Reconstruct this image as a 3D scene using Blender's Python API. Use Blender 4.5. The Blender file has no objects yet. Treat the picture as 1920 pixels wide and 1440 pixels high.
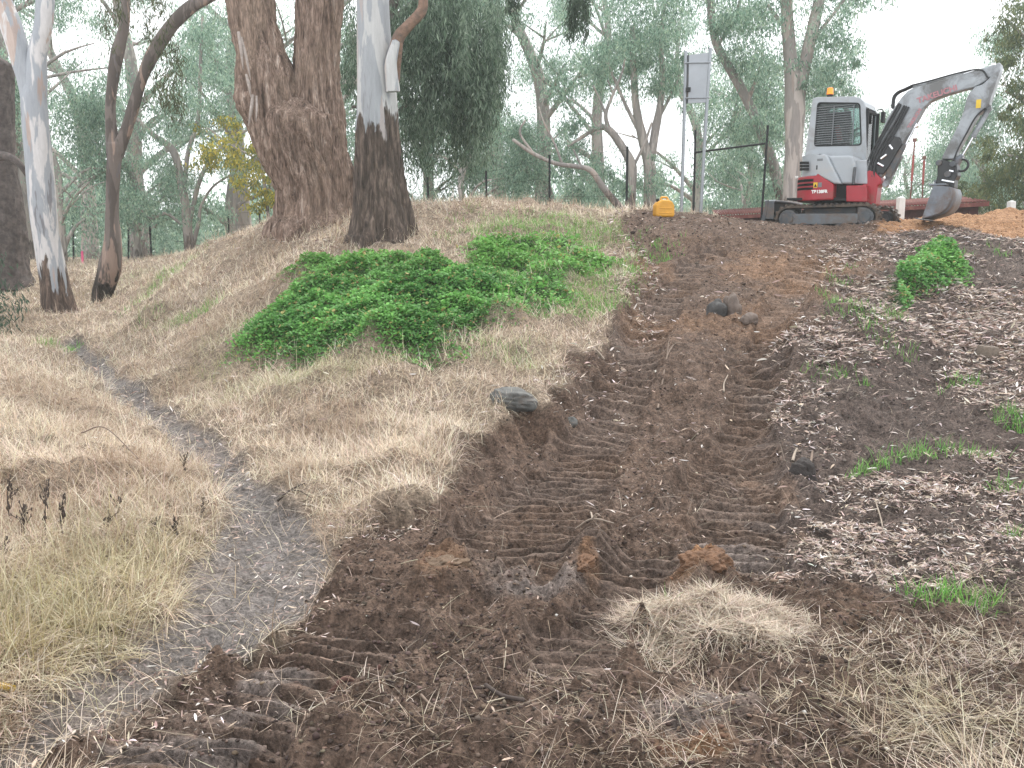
import bpy, bmesh, math, random
import numpy as np
from mathutils import Vector, Matrix

# ------------------------------------------------------------------ camera, sky, sun, exposure
S = bpy.context.scene
COL = S.collection
FPX = 1663.0                      # focal length in pixels of a 1920 px wide frame
TH = math.atan(250.0 / FPX)       # downward pitch
EYE = 1.6
cam_d = bpy.data.cameras.new("camera")
cam_d.sensor_width = 36.0
cam_d.lens = 36.0 * FPX / 1920.0
cam_d.clip_start = 0.05
cam_d.clip_end = 2000.0
cam = bpy.data.objects.new("camera", cam_d)
COL.objects.link(cam)
cam.location = (0, 0, EYE)
cam.rotation_euler = (math.pi / 2 - TH, 0, 0)
S.camera = cam

SUN_EL, SUN_AZ = math.radians(52), math.radians(-25)
W = bpy.data.worlds.new("World")
S.world = W
W.use_nodes = True
nt = W.node_tree
nt.nodes.clear()
wo = nt.nodes.new("ShaderNodeOutputWorld")
bg = nt.nodes.new("ShaderNodeBackground")
sky = nt.nodes.new("ShaderNodeTexSky")
sky.sky_type = 'NISHITA'
sky.sun_disc = False
sky.sun_elevation = SUN_EL
sky.sun_rotation = SUN_AZ
sky.dust_density = 3.0
# overcast: a nearly closed white cloud deck over the sky
wtc = nt.nodes.new("ShaderNodeTexCoord")
wns = nt.nodes.new("ShaderNodeTexNoise")
wns.inputs["Scale"].default_value = 2.2
wns.inputs["Detail"].default_value = 5
wrp = nt.nodes.new("ShaderNodeValToRGB")
wrp.color_ramp.elements[0].position = 0.3
wrp.color_ramp.elements[0].color = (11.5, 11.8, 12.2, 1)
wrp.color_ramp.elements[1].position = 0.7
wrp.color_ramp.elements[1].color = (13.6, 13.7, 13.9, 1)
wmx = nt.nodes.new("ShaderNodeMix")
wmx.data_type = 'RGBA'
wmx.inputs["Factor"].default_value = 0.9
nt.links.new(wtc.outputs["Generated"], wns.inputs["Vector"])
nt.links.new(wns.outputs["Fac"], wrp.inputs["Fac"])
nt.links.new(sky.outputs["Color"], wmx.inputs[6])
nt.links.new(wrp.outputs["Color"], wmx.inputs[7])
nt.links.new(wmx.outputs[2], bg.inputs["Color"])
bg.inputs["Strength"].default_value = 0.075
nt.links.new(bg.outputs["Background"], wo.inputs["Surface"])

sun_d = bpy.data.lights.new("sun", 'SUN')
sun_d.energy = 1.5
sun_d.angle = math.radians(10)
sun_d.color = (1.0, 0.97, 0.92)
sun = bpy.data.objects.new("sun", sun_d)
COL.objects.link(sun)
sun.rotation_euler = (math.pi / 2 - SUN_EL, 0, math.radians(155))

S.view_settings.view_transform = 'Standard'
S.view_settings.look = 'None'
S.view_settings.exposure = 1.1
S.view_settings.gamma = 1.0
S.render.engine = 'CYCLES'
S.cycles.use_denoising = True
S.cycles.max_bounces = 6
S.cycles.diffuse_bounces = 3
S.cycles.glossy_bounces = 2
S.cycles.transmission_bounces = 4
S.cycles.transparent_max_bounces = 8
S.cycles.volume_bounces = 2

# ------------------------------------------------------------------ helpers
rng = np.random.default_rng(7)
random.seed(7)
CT, ST = math.cos(TH), math.sin(TH)


def ray(px, py):
    dx = (px - 960.0) / FPX
    dy = (720.0 - py) / FPX
    return np.array([dx, CT + dy * ST, -ST + dy * CT])


def at(px, py, Y):
    d = ray(px, py)
    t = Y / d[1]
    return np.array([d[0] * t, Y, EYE + d[2] * t])


def flat(px, py, z):
    d = ray(px, py)
    t = (z - EYE) / d[2]
    return np.array([d[0] * t, d[1] * t, z])


def tag(o, label=None, cat=None, group=None, kind=None):
    if label: o["label"] = label
    if cat: o["category"] = cat
    if group: o["group"] = group
    if kind: o["kind"] = kind
    return o


def empty(name, loc, rz=0.0):
    o = bpy.data.objects.new(name, None)
    o.location = Vector(tuple(float(v) for v in loc))
    o.rotation_euler = (0, 0, rz)
    o.empty_display_size = 0.2
    COL.objects.link(o)
    return o


def link_mesh(name, me, mat, parent=None, loc=None):
    o = bpy.data.objects.new(name, me)
    COL.objects.link(o)
    if mat is not None:
        me.materials.clear()
        me.materials.append(mat)
    if parent is not None:
        o.parent = parent
    if loc is not None:
        o.location = Vector(tuple(float(v) for v in loc))
    return o


def np_mesh(name, verts, faces, smooth=True, attrs=None):
    """verts (n,3); faces: (m,k) array, or a list of such arrays; attrs: {name: per-vertex float array or (n,3) colour}"""
    if not isinstance(faces, list):
        faces = [faces]
    faces = [np.asarray(f, dtype=np.int32) for f in faces if len(f)]
    me = bpy.data.meshes.new(name)
    verts = np.asarray(verts, dtype=np.float32)
    loops = np.concatenate([f.ravel() for f in faces])
    sizes = np.concatenate([np.full(len(f), f.shape[1], dtype=np.int32) for f in faces])
    starts = np.concatenate([[0], np.cumsum(sizes)[:-1]]).astype(np.int32)
    me.vertices.add(len(verts))
    me.vertices.foreach_set("co", verts.ravel())
    me.loops.add(len(loops))
    me.loops.foreach_set("vertex_index", loops.astype(np.int32))
    me.polygons.add(len(sizes))
    me.polygons.foreach_set("loop_start", starts)
    me.update(calc_edges=True)
    me.polygons.foreach_set("use_smooth", np.full(len(sizes), bool(smooth)))
    for k, a in (attrs or {}).items():
        a = np.asarray(a, dtype=np.float32)
        if a.ndim == 1:
            at_ = me.attributes.new(k, 'FLOAT', 'POINT')
            at_.data.foreach_set("value", a)
        else:
            at_ = me.attributes.new(k, 'FLOAT_COLOR', 'POINT')
            c = np.ones((len(a), 4), dtype=np.float32)
            c[:, :3] = a
            at_.data.foreach_set("color", c.ravel())
    me.validate()
    return me


def hash2(ix, iy, seed):
    h = (ix.astype(np.int64) * 374761393 + iy.astype(np.int64) * 668265263 + seed * 1274126177) & 0xFFFFFFFF
    h = ((h ^ (h >> 13)) * 1274126177) & 0xFFFFFFFF
    h = h ^ (h >> 16)
    return (h & 0xFFFFFF).astype(np.float64) / float(0xFFFFFF)


def vnoise(x, y, seed=0):
    ix, iy = np.floor(x), np.floor(y)
    fx, fy = x - ix, y - iy
    fx = fx * fx * fx * (fx * (fx * 6 - 15) + 10)
    fy = fy * fy * fy * (fy * (fy * 6 - 15) + 10)
    a = hash2(ix, iy, seed); b = hash2(ix + 1, iy, seed)
    c = hash2(ix, iy + 1, seed); d = hash2(ix + 1, iy + 1, seed)
    return (a + (b - a) * fx) * (1 - fy) + (c + (d - c) * fx) * fy


def fbm(x, y, seed=0, octaves=4, gain=0.5, rot=0.6):
    """roughly -1..1"""
    t = np.zeros_like(x, dtype=np.float64); amp = 1.0; tot = 0.0
    c, s = math.cos(rot), math.sin(rot)
    for o in range(octaves):
        t += amp * (vnoise(x, y, seed + o * 17) * 2 - 1); tot += amp
        x, y = (c * x - s * y) * 2.03 + 11.3, (s * x + c * y) * 2.03 + 5.7
        amp *= gain
    return t / tot * 1.6


def sstep(a, b, v):
    t = np.clip((v - a) / (b - a), 0, 1)
    return t * t * (3 - 2 * t)


def poly_sd(px, py, poly):
    """signed distance to polygon, positive inside"""
    poly = np.asarray(poly, dtype=np.float64)
    n = len(poly)
    d2 = np.full(px.shape, 1e18)
    ins = np.zeros(px.shape, dtype=bool)
    for i in range(n):
        ax, ay = poly[i]; bx, by = poly[(i + 1) % n]
        ex, ey = bx - ax, by - ay
        wx, wy = px - ax, py - ay
        t = np.clip((wx * ex + wy * ey) / (ex * ex + ey * ey + 1e-12), 0, 1)
        dx, dy = wx - ex * t, wy - ey * t
        d2 = np.minimum(d2, dx * dx + dy * dy)
        cond = ((ay <= py) & (by > py)) | ((by <= py) & (ay > py))
        with np.errstate(divide='ignore', invalid='ignore'):
            xi = ax + (py - ay) * ex / (ey if abs(ey) > 1e-12 else 1e-12)
        ins ^= cond & (px < xi)
    d = np.sqrt(d2)
    return np.where(ins, d, -d)


def line_sd(px, py, pts):
    """distance to a polyline, arc length at the closest point, signed side"""
    pts = np.asarray(pts, dtype=np.float64)
    best = np.full(px.shape, 1e18); arc = np.zeros(px.shape); side = np.zeros(px.shape)
    acc = 0.0
    for i in range(len(pts) - 1):
        ax, ay = pts[i]; bx, by = pts[i + 1]
        ex, ey = bx - ax, by - ay
        L = math.hypot(ex, ey)
        wx, wy = px - ax, py - ay
        t = np.clip((wx * ex + wy * ey) / (L * L + 1e-12), 0, 1)
        dx, dy = wx - ex * t, wy - ey * t
        d = dx * dx + dy * dy
        m = d < best
        best = np.where(m, d, best)
        arc = np.where(m, acc + t * L, arc)
        side = np.where(m, (ex * wy - ey * wx) / L, side)
        acc += L
    return np.sqrt(best), arc, side


# ------------------------------------------------------------------ materials
def new_mat(name):
    m = bpy.data.materials.new(name)
    m.use_nodes = True
    n = m.node_tree
    b = n.nodes["Principled BSDF"]
    return m, n, b


def N(n, typ, **kw):
    o = n.nodes.new(typ)
    for k, v in kw.items():
        setattr(o, k, v)
    return o


def mixc(n, fac, a, b, blend='MIX'):
    m = N(n, "ShaderNodeMix", data_type='RGBA', blend_type=blend)
    for sock, v in ((m.inputs[0], fac), (m.inputs[6], a), (m.inputs[7], b)):
        if isinstance(v, bpy.types.NodeSocket):
            n.links.new(v, sock)
        elif isinstance(v, (int, float)):
            sock.default_value = v
        else:
            sock.default_value = (*v, 1)
    return m.outputs[2]


def ramp(n, fac, stops):
    r = N(n, "ShaderNodeValToRGB")
    el = r.color_ramp.elements
    while len(el) < len(stops):
        el.new(0.5)
    for e, (p, c) in zip(el, stops):
        e.position = p
        e.color = (*c, 1) if not isinstance(c, (int, float)) else (c, c, c, 1)
    n.links.new(fac, r.inputs["Fac"])
    return r.outputs["Color"]


def noise(n, scale, detail=4, rough=0.55, vec=None, dist=0.0):
    t = N(n, "ShaderNodeTexNoise")
    t.inputs["Scale"].default_value = scale
    t.inputs["Detail"].default_value = detail
    t.inputs["Roughness"].default_value = rough
    t.inputs["Distortion"].default_value = dist
    if vec is not None:
        n.links.new(vec, t.inputs["Vector"])
    return t.outputs["Fac"]


def coords(n, scale=(1, 1, 1), kind="Object"):
    tc = N(n, "ShaderNodeTexCoord")
    mp = N(n, "ShaderNodeMapping")
    mp.inputs["Scale"].default_value = scale
    n.links.new(tc.outputs[kind], mp.inputs["Vector"])
    return mp.outputs["Vector"]


def bump(n, b, h, strength=0.5, dist=0.02):
    bp = N(n, "ShaderNodeBump")
    bp.inputs["Strength"].default_value = strength
    bp.inputs["Distance"].default_value = dist
    n.links.new(h, bp.inputs["Height"])
    n.links.new(bp.outputs["Normal"], b.inputs["Normal"])


def attr(n, name):
    a = N(n, "ShaderNodeAttribute", attribute_name=name)
    return a


def plain(name, col, rough=0.5, metal=0.0, var=0.12, scale=6.0, dirt=None, dirt_amt=0.0, bmp=0.0):
    """painted or bare surface with uneven tone, and dirt patches if asked"""
    m, n, b = new_mat(name)
    v = coords(n)
    f = noise(n, scale, 6, 0.6, v)
    lo = tuple(c * (1 - var) for c in col); hi = tuple(min(1, c * (1 + var)) for c in col)
    c = ramp(n, f, [(0.3, lo), (0.7, hi)])
    if dirt is not None:
        f2 = noise(n, scale * 0.6, 8, 0.7, v, 0.4)
        fr = ramp(n, f2, [(0.62 - dirt_amt * 0.3, 0.0), (0.78 - dirt_amt * 0.25, 0.85)])
        c = mixc(n, fr, c, dirt)
    n.links.new(c, b.inputs["Base Color"])
    b.inputs["Roughness"].default_value = rough
    b.inputs["Metallic"].default_value = metal
    if bmp:
        bump(n, b, noise(n, scale * 8, 5, 0.6, v), bmp, 0.01)
    return m
# ------------------------------------------------------------------ the ground: one height field, seen things measured into it
CP = []
for px, py, z in [(330,1250,0),(560,1100,0),(480,1000,.02),(400,870,.05),(300,770,.08),(200,690,.12),(150,660,.15),
                  (60,1250,.12),(60,1050,.18),(220,1000,.16),(60,880,.18),(200,850,.14),(60,740,.25),(20,660,.3),
                  (105,605,.32),(195,572,.5),(1700,1200,0),(1500,1150,.02),(1010,1020,.02),(1200,1000,.02),(1400,1010,.02),
                  (900,1130,0),(1800,1000,.05),(960,1300,0)]:
    CP.append(flat(px, py, z))
for px, py, Y in [(60,520,22),(250,500,26),(330,482,30),(460,462,27),(300,520,18),(400,470,18),(530,412,16.5),(640,402,16.5),
                  (780,388,16),(900,386,16),(1000,395,16),(1160,405,16),(1300,410,16.3),(1450,420,16.5),(1640,428,17),
                  (1800,412,17.5),(1920,407,18),(715,445,13.5),(300,640,11.5),(400,700,9.2),(500,800,7.3),(600,900,5.8),
                  (700,965,5.1),(840,900,5.9),(960,790,7.2),(1080,650,9.0),(1130,560,11),(1170,480,13.3),(1100,430,14.6),
                  (900,430,14.4),(900,550,10.8),(700,650,8.8),(800,720,7.7),(550,650,9.2),(550,550,11.3),(700,500,12),
                  (500,480,14.5),(1080,850,6.5),(1400,850,6.5),(1200,750,7.6),(1400,700,8.2),(1180,660,8.8),(1300,600,9.7),
                  (1450,600,9.6),(1350,520,11.6),(1500,520,11.4),(1300,450,14),(1450,450,14),(1570,436,15.4),
                  (1600,600,9.2),(1580,750,7.4),(1700,600,9.6),(1700,660,8.7),(1700,780,7.0),(1700,900,5.8),(1850,700,8.2),
                  (1850,560,11),(1850,475,13.4),(1640,500,12.2),(1700,445,14.5),(1900,450,15.2),(1900,850,6.3)]:
    CP.append(at(px, py, Y))
CP += [np.array(p, float) for p in [(-3,1.2,0),(0,1.2,0),(3,1.2,0),(-1.5,2.5,0),(0,2.5,0),(1.5,2.5,.02),(-3,3,.12),(3,3,.05),
       (-6,3,.25),(6,3,.1),(-10,6,.3),(-14,11,.4),(-22,18,.9),(-8,36,1.3),(-20,36,1.2),(8,6,.35),(11,9,1.0),(14,13,1.9),
       (17,18,2.3),(0,21,2.1),(5,21,2.1),(10,21,2.25),(0,36,1.9),(10,36,2.0),(22,30,2.2),(-5,24,1.75)]]
CP = np.array(CP)


def _q(x, y):
    return np.stack([x / (y + 1.5) * 2.2, np.log(np.maximum(y, .5))], -1)


def _tps(Q, V, lam):
    n = len(Q)
    r2 = ((Q[:, None] - Q[None]) ** 2).sum(-1)
    K = np.where(r2 > 0, r2 * np.log(np.maximum(r2, 1e-12)) * .5, 0) + lam * np.eye(n)
    P = np.concatenate([np.ones((n, 1)), Q], 1)
    A = np.zeros((n + 3, n + 3)); A[:n, :n] = K; A[:n, n:] = P; A[n:, :n] = P.T
    return np.linalg.solve(A, np.concatenate([V, np.zeros(3)]))


_Qc = _q(CP[:, 0], CP[:, 1])
_wt = _tps(_Qc, CP[:, 2], 2e-4)


def base_z(x, y):
    x = np.asarray(x, float); y = np.asarray(y, float)
    shp = x.shape
    Q = _q(x.ravel(), np.minimum(y.ravel(), 38.0))
    z = _wt[-3] + Q @ _wt[-2:]
    for i in range(len(_Qc)):
        r2 = ((Q - _Qc[i]) ** 2).sum(-1)
        z = z + _wt[i] * (r2 * np.log(np.maximum(r2, 1e-12)) * .5)
    yy = y.ravel()
    z = np.clip(z, -.2, 3.0)
    far = sstep(30, 60, yy)
    z = z * (1 - far) + 1.2 * far
    return z.reshape(shp)


def ground_at(px, py, y0=1.3, y1=60.0):
    """first point of the base height field along the line of sight"""
    d = ray(px, py)
    ys = np.exp(np.linspace(math.log(y0), math.log(y1), 900))
    t = ys / d[1]
    x = d[0] * t; zr = EYE + d[2] * t
    below = zr < base_z(x, ys)
    k = int(np.argmax(below)) if below.any() else len(ys) - 1
    return np.array([x[k], ys[k]])


def gpoly(pts):
    return np.array([ground_at(*p) for p in pts])


# regions of the ground (outlines measured on the ground)
RAMP = gpoly([(1165,428),(1150,450),(1185,485),(1175,560),(1135,640),(1065,700),(1015,790),(905,840),(855,890),(800,960),(690,1010),
              (615,1055),(590,1135),(465,1228),(325,1305),(205,1385),(110,1480),(300,1700),(1290,1700),(1900,1560)]) 
RAMP = np.concatenate([RAMP, [[2.6, 1.2], [9.0, 3.0]], gpoly([(1960,1130),(1700,1110),(1560,1090),(1500,1000),(1490,820),(1500,660),(1535,560),(1640,480),(1650,440),(1650,431)]),
                       [[11.5, 17.0], [11.5, 19.5], [5, 19.5], [2.2, 16.6]]])
PATH = gpoly([(140,640),(185,668),(250,712),(330,775),(430,840),(475,905),(520,960),(575,1000),(610,1060),(590,1150),(450,1260),(290,1350),
              (150,1440),(60,1580),(-260,1560),(-20,1400),(140,1275),(300,1165),(398,1050),(425,960),(378,895),(312,830),(248,775),(200,730),(140,680),(112,655)])
RIGHT = np.concatenate([gpoly([(1535,560),(1650,470),(1660,445),(1925,440)]), [[15, 14], [12, 8], [8, 4], [6, 3]],
                        gpoly([(1920,1100),(1700,1110),(1560,1090),(1500,1000),(1490,820),(1500,660)])])
CLOV = gpoly([(415,690),(455,610),(530,560),(525,520),(590,488),(680,495),(760,488),(850,497),(870,465),(960,450),(1050,455),(1110,470),
              (1160,500),(1190,515),(1110,520),(1090,560),(1125,600),(1080,590),(1020,600),(990,640),(920,650),(870,680),(790,690),(690,680),
              (640,668),(560,690),(500,675)])
CLOV2 = gpoly([(1655,585),(1650,530),(1720,492),(1740,462),(1790,466),(1800,490),(1830,520),(1790,555),(1740,560),(1690,590)])
ORANGE = np.concatenate([gpoly([(1640,446),(1700,438),(1760,428),(1810,432),(1860,446),(1925,440)]), [[12.5, 15.5], [13, 21], [6.8, 21]], gpoly([(1650,427)])])
SCAR = gpoly([(1590,720),(1640,680),(1720,660),(1800,690),(1820,730),(1760,770),(1700,840),(1600,830),(1560,770)])

TOPDIRT = np.concatenate([gpoly([(1600,436),(1650,455),(1700,450),(1925,452)]), [[12.5, 13.5], [14, 22], [3.5, 22], [4.5, 17.5]]])
# the two ruts of the tracked machine, and other strips of tread marks: centre line, half width
T_LEFT = gpoly([(1015,1070),(1020,1010),(1050,950),(1080,880),(1120,800),(1160,720),(1190,650),(1240,560),(1300,490),(1340,455)])
T_RIGHT = gpoly([(1390,1080),(1385,1000),(1385,900),(1400,800),(1425,720),(1440,650),(1470,580),(1490,530),(1520,470)])
T_MID = gpoly([(1190,1180),(1180,1130),(1190,1085),(1200,1040)])
T_FORE = gpoly([(1040,1300),(1060,1240),(1075,1200),(1090,1170)])
T_TURN = gpoly([(1010,1150),(1000,1120),(1010,1070)])
T_LOW = gpoly([(330,1500),(370,1420),(440,1360),(560,1290),(640,1215),(660,1170)])
T_L2 = gpoly([(905,1075),(940,1010),(990,945),(1040,880)])
T_R2 = gpoly([(1290,985),(1330,910),(1352,845)])
TREADS = [(T_LEFT, .25, .130, .095), (T_RIGHT, .23, .130, .095), (T_L2, .19, .12, .08), (T_R2, .15, .12, .07), (T_MID, .20, .11, .085), (T_FORE, .18, .11, .07), (T_LOW, .30, .095, .075)]

NU, NV = 1200, 1050
U = np.linspace(-.95, .95, NU)
Y0_, RLOG = 1.25, math.log(40 / 1.25) / (NV - 1)
V_ = np.exp(math.log(Y0_) + RLOG * np.arange(NV))
VX = np.concatenate([V_, V_[-1] * np.exp(np.linspace(0.05, math.log(3.6), 20))])
GX = U[None, :] * (VX[:, None] + 1.5)
GY = np.repeat(VX[:, None], NU, 1)
# coarse base, upsampled: the base is smooth
_su, _sv = 5, 4
_ci = np.unique(np.append(np.arange(0, NU, _su), NU - 1)); _ri = np.unique(np.append(np.arange(0, NV, _sv), np.arange(NV - 1, len(VX))))
_zc = base_z(GX[np.ix_(_ri, _ci)], GY[np.ix_(_ri, _ci)])
_t = np.stack([np.interp(U, U[_ci], row) for row in _zc])
_lv = np.log(VX)
_k = np.clip(np.searchsorted(_lv[_ri], _lv, side='right') - 1, 0, len(_ri) - 2)
_f = ((_lv - _lv[_ri][_k]) / (_lv[_ri][_k + 1] - _lv[_ri][_k]))[:, None]
GZ0 = _t[_k] * (1 - _f) + _t[_k + 1] * _f

near = (GY < 26)
def mask(poly, wob=.12, soft=.05, seed=1, fr=2.2):
    sd = np.full(GX.shape, -9.0)
    m = near
    sd[m] = poly_sd(GX[m], GY[m], poly)
    sd = sd + wob * fbm(GX * fr, GY * fr, seed, 4)
    return sstep(-soft, soft, sd), sd


M_RAMP, SD_RAMP = mask(RAMP, .16, .05, 3)
M_PATH, SD_PATH = mask(PATH, .08, .06, 5)
M_RIGHT, SD_RIGHT = mask(RIGHT, .25, .2, 9)
M_RIGHT = sstep(-.25, .1, SD_RIGHT)
M_CLOV, SD_CLOV = mask(CLOV, .22, .06, 13, 1.6)
M_CLOV2, SD_CLOV2 = mask(CLOV2, .10, .05, 14, 2.5)
M_ORANGE, _ = mask(ORANGE, .15, .08, 15, 2.0)
M_SCAR, SD_SCAR = mask(SCAR, .10, .12, 16, 2.0)
M_DIRT = np.maximum(np.maximum(M_RAMP, M_RIGHT), sstep(-.5, -.35, np.minimum(SD_RIGHT, 9)) * sstep(-.6, -.4, SD_RAMP))
M_TOP, _ = mask(TOPDIRT, .15, .1, 17)
M_DIRT = np.maximum(M_DIRT, M_TOP)
M_PATH = M_PATH * (1 - M_DIRT)

GZ = GZ0.copy()
GZ += .05 * fbm(GX * .9, GY * .9, 21, 3) * sstep(2, 6, GY) * (1 - .6 * M_DIRT)
# straw hummocks
hum = np.maximum(0, fbm(GX * 1.5, GY * 1.5, 23, 3))
for _tx, _ty, _tr in ((715, 440, 13.6), (590, 405, 15.6)):
    _c = at(_tx, _ty, _tr)
    hum = hum * sstep(.5, 1.5, np.hypot(GX - _c[0], GY - _c[1]))
GZ += hum * .13 * (1 - np.clip(M_DIRT + M_PATH, 0, 1)) * near
GZ += np.maximum(0, fbm(GX * 3.5, GY * 3.5, 24, 2)) * .05 * (1 - np.clip(M_DIRT + M_PATH, 0, 1)) * near
# the bank of grass left of the path in the foreground
# path worn in
GZ -= .05 * sstep(-.15, .25, SD_PATH) * near
# dirt: cut into the slope, spoil along its edges, clods
cut = sstep(-.05, .35, SD_RAMP) * sstep(5.0, 7.5, GY) * (1 - sstep(13.0, 15.5, GY)) * (1 - M_RIGHT * .8)
GZ -= .14 * cut
lip = np.exp(-((SD_RAMP + .02) / .16) ** 2) * sstep(4.5, 6, GY) * (1 - M_RIGHT) * near
GZ += .09 * lip * (0.6 + .8 * vnoise(GX * 2.2, GY * 2.2, 31))
# tread marks
M_TREAD = np.zeros_like(GX); TREADV = np.zeros_like(GX)
reg = (GY < 15.5) & (M_DIRT > .2)
gx, gy = GX[reg], GY[reg]
tv = np.zeros(gx.shape); tm = np.zeros(gx.shape); berm = np.zeros(gx.shape)
for k, (ln, hw, pitch, dep) in enumerate(TREADS):
    d, arc, side = line_sd(gx, gy, ln)
    L = np.hypot(*np.diff(ln, axis=0).T).sum()
    wob = .05 * fbm(gx * 3, gy * 3, 50 + k, 2)
    m = sstep(hw + .05, hw - .03, d + wob) * (arc > 0.02) * (arc < L - .02)
    patch = sstep(-.45, .35, fbm(gx * 1.6, gy * 1.6, 60 + k, 2))
    ph = np.log1p(.014 * (arc + .35 * side * side + .035 * fbm(gx * 1.8, gy * 1.8, 70 + k, 2) + .008 * fbm(gx * 9, gy * 9, 75 + k, 2)) / pitch) / .014  # the prints lengthen up the slope, where the tracks slipped
    fr = ph - np.floor(ph)
    saw = np.where(fr < .13, -.3 + 1.3 * sstep(0, .13, fr), 1 - .8 * np.maximum(0, (fr - .40)) / .45) - .55 * sstep(.78, .92, fr)
    saw = np.maximum(saw, -.35)  # a steep face towards the low end of the ramp
    tv = np.where(m > tm, (saw - .4) * dep * (.35 + .65 * patch) * (.7 + .6 * vnoise(gx * 6, gy * 6, 90 + k)) - .045, tv)
    tm = np.maximum(tm, m)
    berm = np.maximum(berm, np.exp(-((d - hw - .07) / .07) ** 2) * (arc > .05) * (arc < L - .05) * (.4 + vnoise(gx * 5, gy * 5, 80 + k)))
M_TREAD[reg] = tm
TREADV[reg] = tv
M_LOOSE = M_DIRT * (1 - .85 * M_TREAD)
GZ += M_LOOSE * (.055 * fbm(GX * 2.0, GY * 2.0, 33, 4) + .022 * fbm(GX * 9, GY * 9, 35, 4, .6))
_rg = 1 - np.abs(fbm(GX * 5.5 + 2, GY * 7.5, 36, 3)) * 2.2
GZ += M_LOOSE * .030 * np.clip(_rg, -.6, 1) * (.3 + .7 * sstep(-.3, .4, fbm(GX * 1.3, GY * 1.3, 37, 2))) * (1 - .6 * M_ORANGE)
clod = np.maximum(0, vnoise(GX * 17, GY * 17, 41) - .62) * .10 + np.maximum(0, vnoise(GX * 34, GY * 34, 42) - .6) * .05
GZ += M_LOOSE * clod * (1 - .5 * M_ORANGE)
GZ += TREADV * M_TREAD
_b = np.zeros_like(GX); _b[reg] = berm * (1 - tm)
GZ += .05 * _b
# heaps of spoil
def heap(px, py, h, rx, ry, seed, rot=0.0):
    global GZ
    c = ground_at(px, py)
    dx, dy = GX - c[0], GY - c[1]
    cr, sr = math.cos(rot), math.sin(rot)
    a, b = (dx * cr + dy * sr) / rx, (-dx * sr + dy * cr) / ry
    r = np.sqrt(a * a + b * b) + .22 * fbm(GX * 3.0, GY * 3.0, seed, 3)
    GZ = GZ + h * sstep(1.25, 0.0, r) * near


heap(1560, 432, .13, 1.0, .5, 101)
heap(1360, 440, .10, 1.2, .6, 102)
heap(1110, 1065, .16, .16, .42, 103, -.3)
heap(830, 1110, .13, .22, .36, 104, -.5)
heap(1318, 1100, .13, .20, .20, 105)
heap(1330, 1190, .05, .45, .28, 106)
heap(1300, 690, .10, .45, 2.0, 107, -.15)
heap(1250, 860, .06, .28, .9, 108, -.1)
heap(850, 1420, -.10, .25, .14, 109)
heap(1150, 1435, -.09, .30, .12, 110)
heap(1450, 1300, -.08, .25, .12, 111)
heap(620, 1400, .06, .3, .2, 112)
heap(1760, 446, .06, .5, .3, 113)
heap(1860, 452, .06, .7, .3, 114)
heap(1510, 930, .10, .3, .25, 115)
# bare scar in the right bank: hollowed
GZ -= .16 * M_SCAR * sstep(-.1, .4, SD_SCAR)
# soft cushions of the green patches
cush = .01 + .20 * np.clip(1 - 1.5 * np.abs(fbm(GX * 1.5 + 3, GY * 1.7, 121, 2)), 0, 1) ** .7 * sstep(0, .45, SD_CLOV)
clift = sstep(-.02, .5, SD_CLOV) * cush
GZ += clift * .62
GZ += .15 * sstep(0, .5, SD_CLOV2) * (.6 + .8 * vnoise(GX * 2.2, GY * 2.2, 122))
GZ += .012 * fbm(GX * 14, GY * 14, 131, 3) * (M_PATH + .3) * near


def _uv(x, y):
    u = (x / (y + 1.5) - U[0]) / (U[1] - U[0])
    v = (np.log(np.maximum(y, Y0_)) - math.log(Y0_)) / RLOG
    return np.clip(u, 0, NU - 1.001), np.clip(v, 0, NV - 1.001)


def samp(F, x, y):
    x = np.asarray(x, float); y = np.asarray(y, float)
    u, v = _uv(x, y)
    i, j = u.astype(int), v.astype(int)
    a, b = u - i, v - j
    return (F[j, i] * (1 - a) + F[j, i + 1] * a) * (1 - b) + (F[j + 1, i] * (1 - a) + F[j + 1, i + 1] * a) * b


def gz(x, y):
    return float(samp(GZ, np.array([x]), np.array([y]))[0])


def on_ground(px, py):
    p = ground_at(px, py)
    return np.array([p[0], p[1], gz(p[0], p[1])])


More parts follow.
